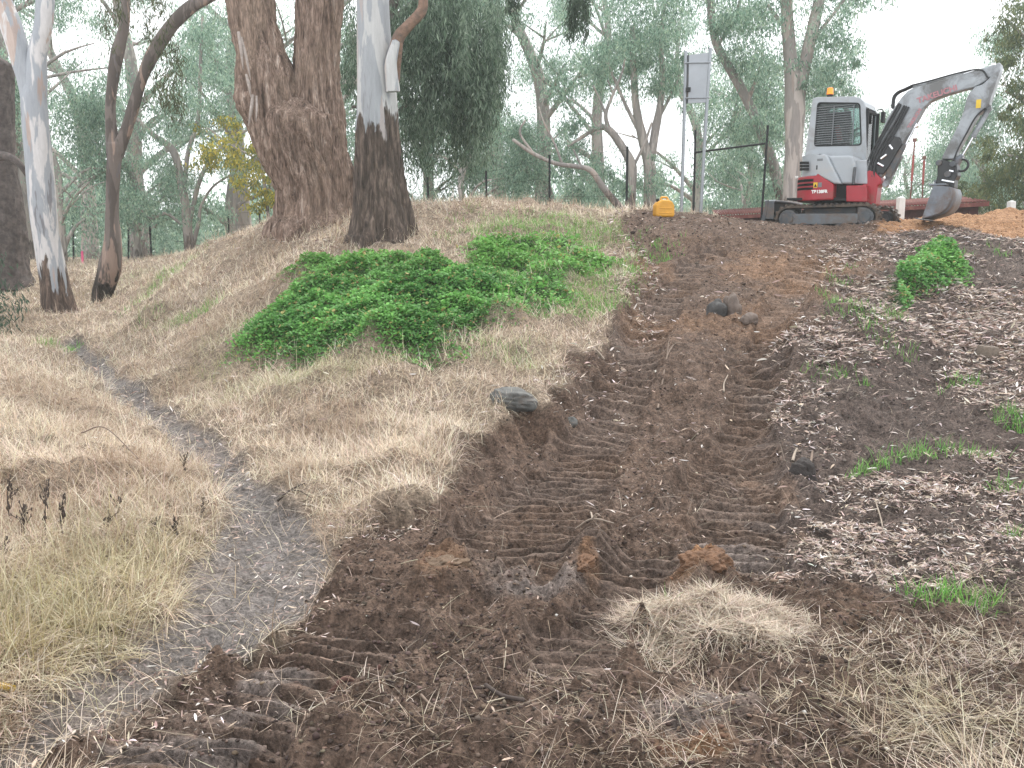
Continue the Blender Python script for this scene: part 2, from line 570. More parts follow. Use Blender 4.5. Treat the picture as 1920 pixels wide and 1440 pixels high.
# ground materials
def soil_material():
    m, n, b = new_mat("ground_soil")
    tc = N(n, "ShaderNodeTexCoord"); v = tc.outputs["Object"]
    big = noise(n, .9, 5, .6, v)
    mid = noise(n, 6.0, 8, .65, v)
    fine = noise(n, 60.0, 6, .7, v)
    crumb = noise(n, 22.0, 7, .75, v)
    straw = ramp(n, mid, [(.25, (.15, .115, .085)), (.55, (.28, .22, .165)), (.8, (.40, .325, .25))])
    dirt = ramp(n, mid, [(.22, (.060, .041, .031)), (.5, (.118, .080, .060)), (.78, (.190, .132, .100))])
    dirt = mixc(n, ramp(n, big, [(.5, 0.0), (.72, .65)]), dirt, (.145, .092, .062))
    grey = ramp(n, mid, [(.25, (.056, .042, .036)), (.75, (.150, .114, .097))])
    dirt = mixc(n, attr(n, "right").outputs["Fac"], dirt, grey)
    org = ramp(n, mid, [(.3, (.23, .115, .055)), (.7, (.40, .235, .13))])
    dirt = mixc(n, attr(n, "orange").outputs["Fac"], dirt, org)
    pale = ramp(n, mid, [(.3, (.14, .112, .10)), (.7, (.25, .205, .18))])
    dirt = mixc(n, attr(n, "pale").outputs["Fac"], dirt, pale)
    path = ramp(n, mid, [(.25, (.11, .098, .092)), (.55, (.185, .166, .155)), (.8, (.26, .235, .22))])
    path = mixc(n, ramp(n, big, [(.5, 0.0), (.7, .6)]), path, (.27, .215, .18))
    c = mixc(n, attr(n, "path").outputs["Fac"], straw, path)
    c = mixc(n, attr(n, "dirt").outputs["Fac"], c, dirt)
    c = mixc(n, attr(n, "green").outputs["Fac"], c, (.045, .105, .030))
    sp = ramp(n, fine, [(.34, .50), (.66, 1.5)])
    c = mixc(n, 1.0, c, sp, 'MULTIPLY')
    c = mixc(n, 1.0, c, ramp(n, crumb, [(.36, .55), (.64, 1.45)]), 'MULTIPLY')
    n.links.new(c, b.inputs["Base Color"])
    wet = attr(n, "wet").outputs["Fac"]
    r = N(n, "ShaderNodeMapRange"); r.inputs[3].default_value = .95; r.inputs[4].default_value = .22
    n.links.new(wet, r.inputs[0]); n.links.new(r.outputs[0], b.inputs["Roughness"])
    b.inputs["Specular IOR Level"].default_value = .25
    h = mixc(n, .5, crumb, fine)
    bump(n, b, h, 1.0, .035)
    return m


MAT_SOIL = soil_material()
# pale pans where the tracks slid, and the wet ones in the low foreground
pale = np.zeros_like(GX); wet = np.zeros_like(GX)
for px, py, rx, ry, w in [(1390,1045,.26,.30,.9),(1000,1110,.22,.12,1.0),(960,1085,.2,.1,.6),(390,1405,.26,.09,1.0),(320,1385,.24,.07,1.0),(250,1420,.2,.06,.9),
                          (520,1275,.16,.07,1.0),(470,1330,.2,.06,.9),(1430,730,.18,.6,.35),(1100,900,.2,.5,.25),(440,1420,.12,.04,1),(1280,1340,.2,.12,.9),(1345,1330,.18,.1,.9)]:
    c = ground_at(px, py)
    r = np.hypot((GX - c[0]) / rx, (GY - c[1]) / ry) + .35 * fbm(GX * 5, GY * 5, 141, 3)
    mm = sstep(1.2, .5, r) * w
    pale = np.maximum(pale, mm)
    if px < 560: wet = np.maximum(wet, mm)
pale = np.maximum(pale, sstep(.55, .0, np.abs(fbm(GX * .8, GY * .8, 143, 3))) * .25 * M_TREAD)
org2 = np.zeros_like(GX)
for px, py, rx, ry, w in [(1320,1098,.18,.12,.8),(1105,1085,.06,.16,.4),(820,1105,.12,.22,.3),(1440,580,.8,.9,.22),(1250,590,.5,.5,.22),(1180,500,.6,1.0,.3),(1500,490,1.0,1.4,.35),(1440,930,.15,.5,.2),(1300,1390,.15,.08,.5)]:
    c = ground_at(px, py)
    r = np.hypot((GX - c[0]) / rx, (GY - c[1]) / ry) + .3 * fbm(GX * 4, GY * 4, 145, 3)
    org2 = np.maximum(org2, sstep(1.25, .5, r) * w)
org = np.maximum(M_ORANGE, org2)

nrow = len(VX)
VERTS = np.stack([GX, GY, GZ], -1).reshape(-1, 3)
idx = np.arange(nrow * NU).reshape(nrow, NU)
QUADS = np.stack([idx[:-1, :-1], idx[:-1, 1:], idx[1:, 1:], idx[1:, :-1]], -1).reshape(-1, 4)
green = np.maximum(sstep(.10, .5, SD_CLOV), sstep(.05, .25, SD_CLOV2)) * .9
ATT = dict(dirt=M_DIRT, path=M_PATH, right=M_RIGHT, orange=org, pale=pale, green=green, wet=wet)
fd = M_DIRT[:-1, :-1].ravel() > .5
fr_ = M_RIGHT[:-1, :-1].ravel() > .5
fp = (M_PATH[:-1, :-1].ravel() > .5) & ~fd
framp = fd & ~fr_


def ground_piece(name, sel):
    q = QUADS[sel]
    used = np.unique(q)
    remap = np.full(len(VERTS), -1, dtype=np.int32)
    remap[used] = np.arange(len(used), dtype=np.int32)
    me = np_mesh(name, VERTS[used], remap[q], True, {k: a.reshape(-1)[used] for k, a in ATT.items()})
    o = link_mesh(name, me, MAT_SOIL)
    tag(o, kind="structure")
    return o


ground_piece("ground", ~(framp | fp))
ground_piece("dirt_track", framp)
ground_piece("footpath", fp)
# ------------------------------------------------------------------ grass, ground cover, leaf litter (nobody could count them: stuff)
def leaf_mat(name, transl=.35, rough=.6):
    m = bpy.data.materials.new(name); m.use_nodes = True
    n = m.node_tree; n.nodes.clear()
    out = N(n, "ShaderNodeOutputMaterial"); d = N(n, "ShaderNodeBsdfPrincipled"); t = N(n, "ShaderNodeBsdfTranslucent"); mx = N(n, "ShaderNodeMixShader")
    a = attr(n, "tint")
    n.links.new(a.outputs["Color"], d.inputs["Base Color"]); n.links.new(a.outputs["Color"], t.inputs["Color"])
    d.inputs["Roughness"].default_value = rough
    d.inputs["Specular IOR Level"].default_value = .25
    mx.inputs[0].default_value = transl
    n.links.new(d.outputs[0], mx.inputs[1]); n.links.new(t.outputs[0], mx.inputs[2]); n.links.new(mx.outputs[0], out.inputs["Surface"])
    return m


MAT_STRAW = leaf_mat("dry_grass_blades", .3)
MAT_GREEN = leaf_mat("green_leaves", .35)
MAT_LITTER = leaf_mat("fallen_leaves", .1)
MAT_GUM = leaf_mat("gum_leaves", .5, .5)


def blades(P, length, width, az, tilt, curve, color, prof=(1, .85, .55, 0), twist=None):
    """curved strips: P (n,3) roots; returns verts, [quads], colours"""
    n = len(P); k = len(prof)
    h = np.stack([np.cos(az), np.sin(az), np.zeros(n)], -1)
    w = np.stack([-np.sin(az), np.cos(az), np.zeros(n)], -1)
    if twist is not None:
        w = w * np.cos(twist)[:, None] + np.array([0, 0, 1.0]) * np.sin(twist)[:, None]
    pos = P.copy(); rows = []
    for i in range(k):
        hw = (width * prof[i] * .5)[:, None]
        rows.append((pos - w * hw, pos + w * hw))
        th = tilt + curve * (i / (k - 1))
        pos = pos + (h * np.sin(th)[:, None] + np.array([0, 0, 1.0]) * np.cos(th)[:, None]) * (length / (k - 1))[:, None]
    V = np.stack([v for r in rows for v in r], 1).reshape(-1, 3)
    base = (np.arange(n) * 2 * k)[:, None]
    Q = np.concatenate([base + np.array([[2 * i, 2 * i + 1, 2 * i + 3, 2 * i + 2]]) for i in range(k - 1)], 0)
    return V, Q, np.repeat(color, 2 * k, 0)


def scatter(n, ulo=-.80, uhi=.80, ylo=1.7, yhi=22.0, seed=None):
    r = np.random.default_rng(seed) if seed is not None else rng
    u = r.uniform(ulo, uhi, n); y = np.exp(r.uniform(math.log(ylo), math.log(yhi), n))
    return u * (y + 1.5), y


def pick(colors, n, jit=.12):
    c = np.array(colors)[rng.integers(0, len(colors), n)]
    return np.clip(c * (1 + jit * rng.standard_normal((n, 1))) * (1 + .04 * rng.standard_normal((n, 3))), .004, .95)


def blobs(x, y, lst, seed=0, fr=3.0):
    """soft patches on the ground: (px, py, rx, ry, weight)"""
    o = np.zeros(x.shape)
    nz = .4 * fbm(x * fr, y * fr, seed, 3)
    for px, py, rx, ry, w in lst:
        c = ground_at(px, py)
        o = np.maximum(o, w * sstep(1.15, .55, np.hypot((x - c[0]) / rx, (y - c[1]) / ry) + nz))
    return o


def stuff(name, V, F, tint, mat):
    me = np_mesh(name, V, F, True, {"tint": tint})
    o = link_mesh(name, me, mat)
    tag(o, kind="stuff")
    return o


MATS = [(1330,1170,.42,.26,1.0),(1700,1330,.55,.32,.8),(1560,1260,.4,.2,.5),(1830,1230,.5,.4,.7),(1850,1120,.4,.3,.5),(1780,1400,.4,.15,.9),(1250,1330,.35,.12,.3),
        (1170,1400,.3,.12,.4),(1400,1420,.45,.10,.4),(740,1380,.3,.08,.25),(1500,1420,.3,.1,.5),(1050,1290,.25,.15,.15),(690,1000,.3,.3,.5),(790,1000,.12,.25,.6),
        (600,1330,.25,.1,.25),(1230,1240,.2,.15,.5),(1640,1080,.4,.2,.35),(1550,740,.25,.3,.35)]
# ---- straw
x, y = scatter(980000, yhi=34.0, seed=11)
dm, pm, cm = samp(M_DIRT, x, y), samp(M_PATH, x, y), np.maximum(sstep(0, .5, samp(SD_CLOV, x, y)), samp(M_CLOV2, x, y))
clump = fbm(x * 2.2, y * 2.2, 201, 3)
thin = blobs(x, y, [(1090,470,1.1,1.6,.8),(1120,560,.5,1.2,.8),(1000,560,.5,.9,.5),(1030,440,1.0,1.2,.7)], 244, 2.0)
dens = np.clip(1 - dm, 0, 1) * (1 - .96 * pm) * (1 - .93 * cm * (1 - thin)) * (.6 + .4 * sstep(-.35, .3, clump)) * (.55 + .45 * sstep(-.5, .1, fbm(x * 7, y * 7, 202, 2)))
sel_m = blobs(x, y, MATS, 203)
dens = np.maximum(dens, sel_m * .8 * (.25 + .75 * (fbm(x * 9, y * 9, 204, 2) > -.15)))
dens = np.maximum(dens, .008 * dm * (y < 9))
keep = rng.random(len(x)) < dens
x, y, clump, dm, sel_m = x[keep], y[keep], clump[keep], dm[keep], sel_m[keep]
n = len(x)
z = samp(GZ, x, y)
tuft = (fbm(x * 6, y * 6, 205, 2))
hgt = (.02 + np.maximum(0, tuft) * .07) * (1 - dm)
ln = rng.uniform(.07, .21, n) * np.where(rng.random(n) < .07, 1.8, 1) * (1 + .6 * np.maximum(0, clump)) * np.where(dm > .5, .8, 1)
P = np.stack([x, y, z - .006 + rng.random(n) * hgt], -1)
# wind-laid swirls: neighbouring blades lie roughly the same way
swirl = fbm(x * 1.1, y * 1.1, 207, 2) * 3.2 + 1.2
az = swirl + rng.normal(0, 1.7, n)
tilt = np.abs(rng.normal(1.15, .40, n)); cv = rng.normal(.5, .8, n)
wd = np.maximum(rng.uniform(.0022, .0045, n), y * .00052)
pal = pick([(.76,.66,.52),(.69,.585,.46),(.84,.745,.61),(.50,.40,.30),(.80,.70,.54),(.65,.565,.48),(.29,.215,.155),(.38,.30,.22)], n)
mauve = sstep(.0, .7, fbm(x * .7, y * .7, 209, 2))[:, None]
pal = pal * (1 - mauve * .35) + pal * np.array([.94, .88, .88]) * mauve * .35
brown = sstep(.1, .6, fbm(x * 1.3 + 9, y * 1.3, 211, 3))[:, None] * .5
pal = pal * (1 - brown) + np.array([.30, .20, .13]) * brown
yg = blobs(x, y, [(60,1150,.5,.55,.8),(250,1110,.45,.4,.45),(330,1060,.3,.3,.3),(1700,1350,.5,.3,.35),(1850,1120,.5,.3,.3)], 213)[:, None] * rng.random((n, 1))
pal = pal * (1 - yg) + np.array([.40, .36, .13]) * yg
gg = blobs(x, y, [(1060,440,1.7,1.1,.8),(1110,560,.5,1.0,.8),(960,690,.5,.5,.35),(330,510,.5,2.4,.55),(430,650,.5,1.0,.3),(370,590,.5,.5,.6),(115,655,.4,.5,.6),(280,610,.35,.5,.4),
                  (230,530,.7,1.5,.4),(600,700,1.0,.5,.35),(420,690,.4,.5,.4),(1300,640,.0001,.0001,0)], 215)[:, None] * rng.random((n, 1)) * 1.3
gg = np.clip(gg, 0, 1)
pal = pal * (1 - gg) + np.array([.20, .34, .08]) * gg
loose = dm > .5
pal = np.where(loose[:, None], pal * .80, pal); wd = np.where(loose, wd * .72, wd)
tilt = np.where(loose, np.abs(rng.normal(1.32, .3, n)), tilt); cv = np.where(loose, rng.normal(.5, .7, n), cv)
V, Q, C = blades(P, ln, wd, az, tilt, cv, pal)
stuff("dry_grass", V, Q, C, MAT_STRAW)

# ---- tall rank tussocks at the lower left and loose stalks
x, y = scatter(110000, -.62, -.10, 2.0, 6.5, seed=12)
w = blobs(x, y, [(60,1180,.75,.75,1),(230,1120,.55,.55,.9),(330,1060,.35,.4,.8),(120,1010,.5,.4,.5),(60,1300,.4,.3,.5)], 221) * (1 - sstep(-.12, .05, samp(SD_PATH, x, y))) * (1 - samp(M_DIRT, x, y))
k = rng.random(len(x)) < w * .45 * (.25 + .75 * (fbm(x * 5, y * 5, 222, 2) > -.1))
x, y = x[k], y[k]; n = len(x)
P = np.stack([x, y, samp(GZ, x, y)], -1)
gre = sstep(-.2, .5, fbm(x * 1.8, y * 1.8, 223, 2))[:, None] * .5
pal = pick([(.60,.52,.38),(.52,.43,.31),(.66,.58,.44),(.38,.29,.20),(.24,.18,.12)], n)
pal = pal * (1 - gre) + pick([(.42,.38,.22),(.32,.31,.18)], n) * gre
V, Q, C = blades(P, rng.uniform(.10, .38, n), rng.uniform(.0018, .0042, n), rng.uniform(0, 6.28, n), np.abs(rng.normal(1.0, .5, n)), rng.normal(.9, 1.1, n), pal, prof=(1, .9, .75, .5, 0))
stuff("tall_dry_grass", V, Q, C, MAT_STRAW)

# ---- green tufts of fresh grass
GT = [(1060,450,1.6,1.1,1.0),(1000,420,1.3,.7,.45),(1130,520,.6,1.1,1.0),(1110,580,.45,.6,.9),(1010,520,.9,1.3,.9),(1040,600,.4,.4,.5),(950,690,.3,.25,.35),(330,510,.3,2.0,.7),(370,590,.35,.4,.6),(115,655,.3,.35,.9),
      (280,615,.25,.3,.4),(1000,560,.8,.8,.45),(1675,600,.12,.25,1.0),(1600,590,.35,.4,.55),(1570,540,.25,.25,.5),(1540,565,.1,.1,.6),(1660,645,.25,.25,.4),(1815,712,.14,.14,1.0),
      (1770,735,.06,.05,.8),(1900,800,.22,.3,1.0),(1700,870,.25,.14,.6),(1780,860,.35,.14,.35),(1630,890,.12,.08,.7),(1600,905,.1,.06,.5),(1790,1120,.22,.12,.5),(1890,920,.12,.12,.4),(1870,480,.12,.3,.6),(1810,480,.1,.2,.5),(1590,500,.1,.2,.5),(1900,1010,.05,.08,.8),(1620,710,.05,.08,.7),(1250,1180,.02,.02,1),(1490,1265,.06,.03,.7),(1560,700,.25,.2,.25)]
x, y = scatter(420000, -.2, .75, 3.5, 16, seed=13)
x2, y2 = scatter(120000, -.72, -.2, 9, 22, seed=14)
x, y = np.concatenate([x, x2]), np.concatenate([y, y2])
k = rng.random(len(x)) < blobs(x, y, GT, 231, 4.0) * .5 * (1 - .7 * samp(M_TREAD, x, y))
x, y = x[k], y[k]; n = len(x)
P = np.stack([x, y, samp(GZ, x, y) - .005], -1)
pal = pick([(.13,.34,.06),(.18,.40,.09),(.10,.27,.05),(.26,.44,.12)], n)
V, Q, C = blades(P, rng.uniform(.05, .15, n), np.maximum(rng.uniform(.003, .006, n), y * .0006), rng.uniform(0, 6.28, n), np.abs(rng.normal(.45, .3, n)), rng.normal(.7, .4, n), pal)
stuff("green_grass", V, Q, C, MAT_GREEN)

# ---- low leafy green cushions on the bank
def cushions(name, Mk, SD, n0, seed, box, lo=.0, hi=.10, size=(.014, .034), pale=True):
    x, y = scatter(n0, *box, seed=seed)
    m = samp(Mk, x, y); sd = samp(SD, x, y)
    hole = .35 + .65 * sstep(-.75, -.3, fbm(x * 1.9, y * 1.9, 241, 3)) if pale else np.ones_like(x)
    edge = sstep(0, .35, sd)
    # the upper right of the patch is thinner and mixed with straw
    thin = blobs(x, y, [(1090,470,1.1,1.6,.75),(1120,560,.5,1.2,.8),(1000,560,.5,.9,.45),(1030,440,1.0,1.2,.6)], 244, 2.0) if pale else 0
    k = rng.random(len(x)) < m * (.08 + .92 * sstep(0, .6, sd) if pale else m * (.2 + .8 * edge)) * hole * (1 - thin)
    x, y, sd = x[k], y[k], sd[k]; n = len(x)
    bum = np.maximum(0, fbm(x * 5, y * 5, 243, 3)) * .06 * sstep(0, .3, sd)
    zz = samp(GZ, x, y) + bum + rng.random(n) ** .7 * (hi - lo) * (.35 + .65 * sstep(0, .3, sd)) + lo
    P = np.stack([x, y, zz], -1)
    lig = (rng.random(n) * .5 + .5 * sstep(-.4, .5, fbm(x * 2.5, y * 2.5, 245, 3)))[:, None]
    old = rng.random((n, 1))
    far = sstep(10, 12.5, y)[:, None] * (.6 if pale else 0)
    pal = np.array([.065, .185, .048]) * (1 - lig) + np.array([.23, .49, .13]) * lig
    pal = pal * (1 - far) + np.array([.20, .40, .10]) * far
    pal = np.where(old < .035, np.array([.42, .36, .14]), np.where(old < .06, np.array([.30, .20, .10]), pal * rng.uniform(.75, 1.25, (n, 1))))
    s = rng.uniform(*size, n) * rng.choice([.6, .9, 1.0, 1.35], n) * np.maximum(1, y / 9)
    V, Q, C = blades(P, s, s * .95, rng.uniform(0, 6.28, n), rng.normal(1.25, .45, n), rng.normal(.3, .3, n), pal, prof=(.25, 1, .95, .1), twist=rng.normal(0, .35, n))
    stuff(name, V, Q, C, MAT_GREEN)


cushions("green_ground_cover", M_CLOV, SD_CLOV, 560000, 15, (-.36, .20, 7.0, 16))
cushions("green_weed_clump", M_CLOV2, SD_CLOV2, 170000, 16, (.38, .60, 8.5, 16), .0, .16, pale=False)

# ---- fallen gum leaves and bark shreds
x, y = scatter(700000, seed=17)
x2, y2 = scatter(650000, .10, .75, 4.0, 17, seed=27)
x, y = np.concatenate([x, x2]), np.concatenate([y, y2])
dm, pm, rm = samp(M_DIRT, x, y), samp(M_PATH, x, y), samp(M_RIGHT, x, y)
sc, tr = samp(M_SCAR, x, y), samp(M_TREAD, x, y)
cl = sstep(-.35, .35, fbm(x * 2.4, y * 2.4, 251, 3))
dens = .009 * dm * (1 - .8 * tr) * np.clip(y / 5, .4, 1) + .09 * pm * cl + .022 * (1 - dm)
heavy = blobs(x, y, [(1850,620,1.6,1.6,1.0),(1780,560,.8,.9,.7),(1900,720,.9,.9,1.0),(1600,640,.7,.8,.9),(1720,600,.6,.6,.9),(1880,560,1.0,1.0,1.0),(1650,470,1.3,1.3,.6),(1830,450,1.6,1.2,.7),(1750,930,.9,.5,.6),(1650,1000,.5,.35,.55),(1840,1010,.6,.35,.5),
                     (1700,1080,.6,.25,.5),(1560,1060,.25,.3,.35),(1130,680,.25,1.2,.4),(1180,560,.25,1.5,.5),(1060,740,.3,.5,.7),(1220,500,.2,1.5,.3),(1150,470,.5,1.5,.6),(1520,780,.3,.9,.5),(1900,870,.6,.4,.7),
                     (700,1000,.4,.4,.35),(500,1130,.35,.6,.16),(300,1290,.35,.3,.22),(200,1400,.3,.2,.2),(700,430,1.5,1.5,.4),(500,450,1.8,2,.25),(380,480,.8,2,.3),(1050,410,1.5,1.2,.35),(620,430,1.6,1.2,.35)], 253, 2.2)
cl2 = sstep(-.5, .35, fbm(x * 5.5, y * 5.5, 257, 3))
dens = np.maximum(dens, heavy * (.35 + .65 * cl) * (.35 + .65 * cl2)) * (1 - .85 * sc) * (1 - .9 * samp(M_ORANGE, x, y))
k = rng.random(len(x)) < dens
x, y, dm = x[k], y[k], dm[k]; n = len(x)
P = np.stack([x, y, samp(GZ, x, y) + rng.random(n) * .015 + .003 + .03 * (1 - dm) * rng.random(n)], -1)
pal = rng.uniform(.75, 1.4, (n, 1)) * pick([(.42,.34,.30),(.50,.43,.39),(.34,.26,.22),(.24,.17,.14),(.44,.35,.27),(.60,.55,.52),(.20,.14,.11),(.36,.27,.22),(.28,.21,.18)], n)
L = rng.uniform(.016, .068, n) * rng.choice([.7, 1, 1.25], n) * np.clip(y / 6.5, .62, 1.6)
V, Q, C = blades(P, L, L * rng.uniform(.11, .22, n) * np.maximum(1, y / 14), rng.uniform(0, 6.28, n), rng.normal(1.42, .2, n), rng.normal(.25, .35, n), pal, prof=(.15, .9, 1, .7, .05), twist=rng.normal(0, .5, n))
stuff("leaf_litter", V, Q, C, MAT_LITTER)

# ---- twigs, shreds
x, y = scatter(26000, seed=18)
dm, pm = samp(M_DIRT, x, y), samp(M_PATH, x, y)
k = rng.random(len(x)) < (.18 * dm + .35 * pm + .05) * (1 - .8 * samp(M_ORANGE, x, y))
x, y = x[k], y[k]; n = len(x)
P = np.stack([x, y, samp(GZ, x, y) + .006], -1)
L = rng.uniform(.05, .22, n) * rng.choice([.6, 1, 1.3], n)
pal = pick([(.20,.15,.11),(.28,.22,.17),(.36,.29,.23),(.10,.07,.05),(.12,.09,.07)], n)
V, Q, C = blades(P, L, np.maximum(rng.uniform(.0015, .004, n), y * .0005), rng.uniform(0, 6.28, n), rng.normal(1.5, .12, n), rng.normal(.0, .25, n), pal, prof=(1, 1, .9, .6), twist=rng.uniform(-.6, .6, n))
stuff("twig_litter", V, Q, C, MAT_LITTER)

# ---- crumbs and clods of soil
def ico(sub=1):
    bm = bmesh.new(); bmesh.ops.create_icosphere(bm, subdivisions=sub, radius=1)
    bm.verts.ensure_lookup_table()
    v = np.array([p.co[:] for p in bm.verts]); f = np.array([[q.index for q in p.verts] for p in bm.faces])
    bm.free(); return v, f


IV, IF = ico(1)
x, y = scatter(260000, seed=19)
dm = samp(M_DIRT, x, y)
k = rng.random(len(x)) < dm * (.45 + .5 * (fbm(x * 3, y * 3, 261, 2) > 0)) * (1 - .65 * samp(M_TREAD, x, y)) * (1 - .6 * samp(M_ORANGE, x, y))
x, y = x[k], y[k]; n = len(x)
r = .0025 + .009 * rng.random(n) ** 3 + (rng.random(n) < .005) * rng.uniform(.005, .014, n)
r = r * np.maximum(1, y / 8)
z = samp(GZ, x, y)
lump = 1 + 1.0 * (rng.random((n, len(IV))) - .5)
sq = rng.uniform(.6, 1.3, (n, 1, 3)); sq[:, :, 2] *= .7
V = IV[None] * lump[..., None] * r[:, None, None] * sq + np.stack([x, y, z + r * .25], -1)[:, None, :]
F = (IF[None] + (np.arange(n) * len(IV))[:, None, None]).reshape(-1, 3)
rm = samp(M_RIGHT, x, y)[:, None]; og = np.clip(samp(org, x, y), 0, 1)[:, None]
pal = pick([(.11,.078,.062),(.075,.052,.043),(.16,.115,.09),(.05,.036,.03)], n) * (1 - rm) + pick([(.09,.072,.064),(.055,.045,.041),(.14,.115,.10)], n) * rm
pal = pal * (1 - og) + pick([(.26,.13,.065),(.2,.10,.05)], n) * og
wht = (rng.random(n) < .007) & (r < .012)
pal[wht] = pick([(.55,.52,.48),(.4,.37,.33)], int(wht.sum())) if wht.any() else pal[wht]
m_clod = leaf_mat("soil_crumbs", 0, .95)
stuff("soil_clods", V.reshape(-1, 3), F, np.repeat(pal, len(IV), 0), m_clod)
# ------------------------------------------------------------------ trees
def catmull(P, n):
    P = np.asarray(P, float)
    Q = np.concatenate([[2 * P[0] - P[1]], P, [2 * P[-1] - P[-2]]])
    t = np.linspace(0, len(P) - 1 - 1e-9, n)
    i = t.astype(int); f = (t - i)[:, None]
    a, b, c, d = Q[i], Q[i + 1], Q[i + 2], Q[i + 3]
    return .5 * (2 * b + (c - a) * f + (2 * a - 5 * b + 4 * c - d) * f ** 2 + (3 * b - a - 3 * c + d) * f ** 3)


def tube(pts, rad, nseg=10, nring=None, disp=None, cap=True):
    """round limb along a smooth line; disp(theta, s_metres, r) -> radius factor"""
    pts = np.asarray(pts, float); rad = np.asarray(rad, float)
    nring = nring or max(3, 3 * len(pts))
    PR = catmull(np.concatenate([pts, rad[:, None]], 1), nring)
    c, r = PR[:, :3], np.maximum(PR[:, 3], .002)
    t = np.gradient(c, axis=0); t /= np.linalg.norm(t, axis=1, keepdims=True) + 1e-9
    ref = np.array([0, 1.0, 0]) if abs(t[0, 1]) < .8 else np.array([1.0, 0, 0])
    u = np.cross(ref[None], t); u /= np.linalg.norm(u, axis=1, keepdims=True) + 1e-9
    v = np.cross(t, u)
    th = np.linspace(0, 2 * np.pi, nseg, endpoint=False)
    s = np.concatenate([[0], np.cumsum(np.linalg.norm(np.diff(c, axis=0), axis=1))])
    R = np.repeat(r[:, None], nseg, 1)
    if disp is not None:
        TH_, SS = np.meshgrid(th, s)
        R = R * disp(TH_, SS, R)
    V = c[:, None] + R[..., None] * (np.cos(th)[None, :, None] * u[:, None] + np.sin(th)[None, :, None] * v[:, None])
    V = V.reshape(-1, 3)
    id_ = np.arange(nring * nseg).reshape(nring, nseg)
    nx = np.roll(id_, -1, 1)
    F = np.stack([id_[:-1], nx[:-1], nx[1:], id_[1:]], -1).reshape(-1, 4)
    if cap:
        V = np.concatenate([V, c[-1:] + t[-1:] * r[-1] * .6])
        k = len(V) - 1
        T = np.stack([id_[-1], nx[-1], np.full(nseg, k), np.full(nseg, k)], -1)
        F = np.concatenate([F, T])
    return V, F


def join(parts):
    Vs, Fs, o = [], [], 0
    for V, F in parts:
        Vs.append(V); Fs.append(F + o); o += len(V)
    return np.concatenate(Vs), np.concatenate(Fs)


def fix(F):
    tri = F[:, 2] == F[:, 3]
    return [F[~tri], F[tri][:, :3]]


def rough_bark(seed, amp=.10, freq=5.0, stretch=.9, fine=.035):
    def f(th, s, r):
        X = np.cos(th) * freq + 31; Y = np.sin(th) * freq + 17
        # three-way noise: around the stem by angle, along it slowly
        a = fbm(X + .35 * s * stretch, Y + s * stretch, seed, 4)
        b = fbm(X * 3 + s * 1.2, Y * 3 + s * 1.6, seed + 5, 3)
        return 1 + amp * (np.abs(a) * -1.6 + .45) + fine * b
    return f


def smooth_bark(seed, amp=.04):
    def f(th, s, r):
        return 1 + amp * fbm(np.cos(th) * 1.5 + s * .8, np.sin(th) * 1.5 + s * 1.1, seed, 3)
    return f


def rows_px(rows, Y, lean=0.0):
    """rows of (py, left px, right px) -> centre points and radii at distance Y"""
    P, R = [], []
    for k, (py, l, r) in enumerate(rows):
        y = Y + lean * k
        P.append(at((l + r) / 2, py, y)); R.append((r - l) / 2 / FPX * y)
    return np.array(P), np.array(R)


def bark_brown():
    m, n, b = new_mat("fibrous_brown_bark")
    v = coords(n, (13, 13, 1.7)); v2 = coords(n, (1.8, 1.8, .7)); v3 = coords(n, (60, 60, 7))
    f = noise(n, 1.0, 9, .68, v, .6); g = noise(n, 1.0, 5, .6, v2, .8); h = noise(n, 1.0, 5, .6, v3, .3)
    c = ramp(n, f, [(.31, (.038, .027, .021)), (.45, (.172, .118, .092)), (.57, (.285, .208, .166)), (.72, (.47, .39, .335))])
    c = mixc(n, ramp(n, g, [(.48, 0.0), (.68, .75)]), c, (.26, .19, .145))
    c = mixc(n, ramp(n, g, [(.26, .8), (.40, 0.0)]), c, (.085, .062, .052))
    c = mixc(n, 1.0, c, ramp(n, h, [(.35, .55), (.65, 1.4)]), 'MULTIPLY')
    n.links.new(c, b.inputs["Base Color"]); b.inputs["Roughness"].default_value = .95
    b.inputs["Specular IOR Level"].default_value = .15
    bump(n, b, mixc(n, .45, f, h), .9, .06)
    return m


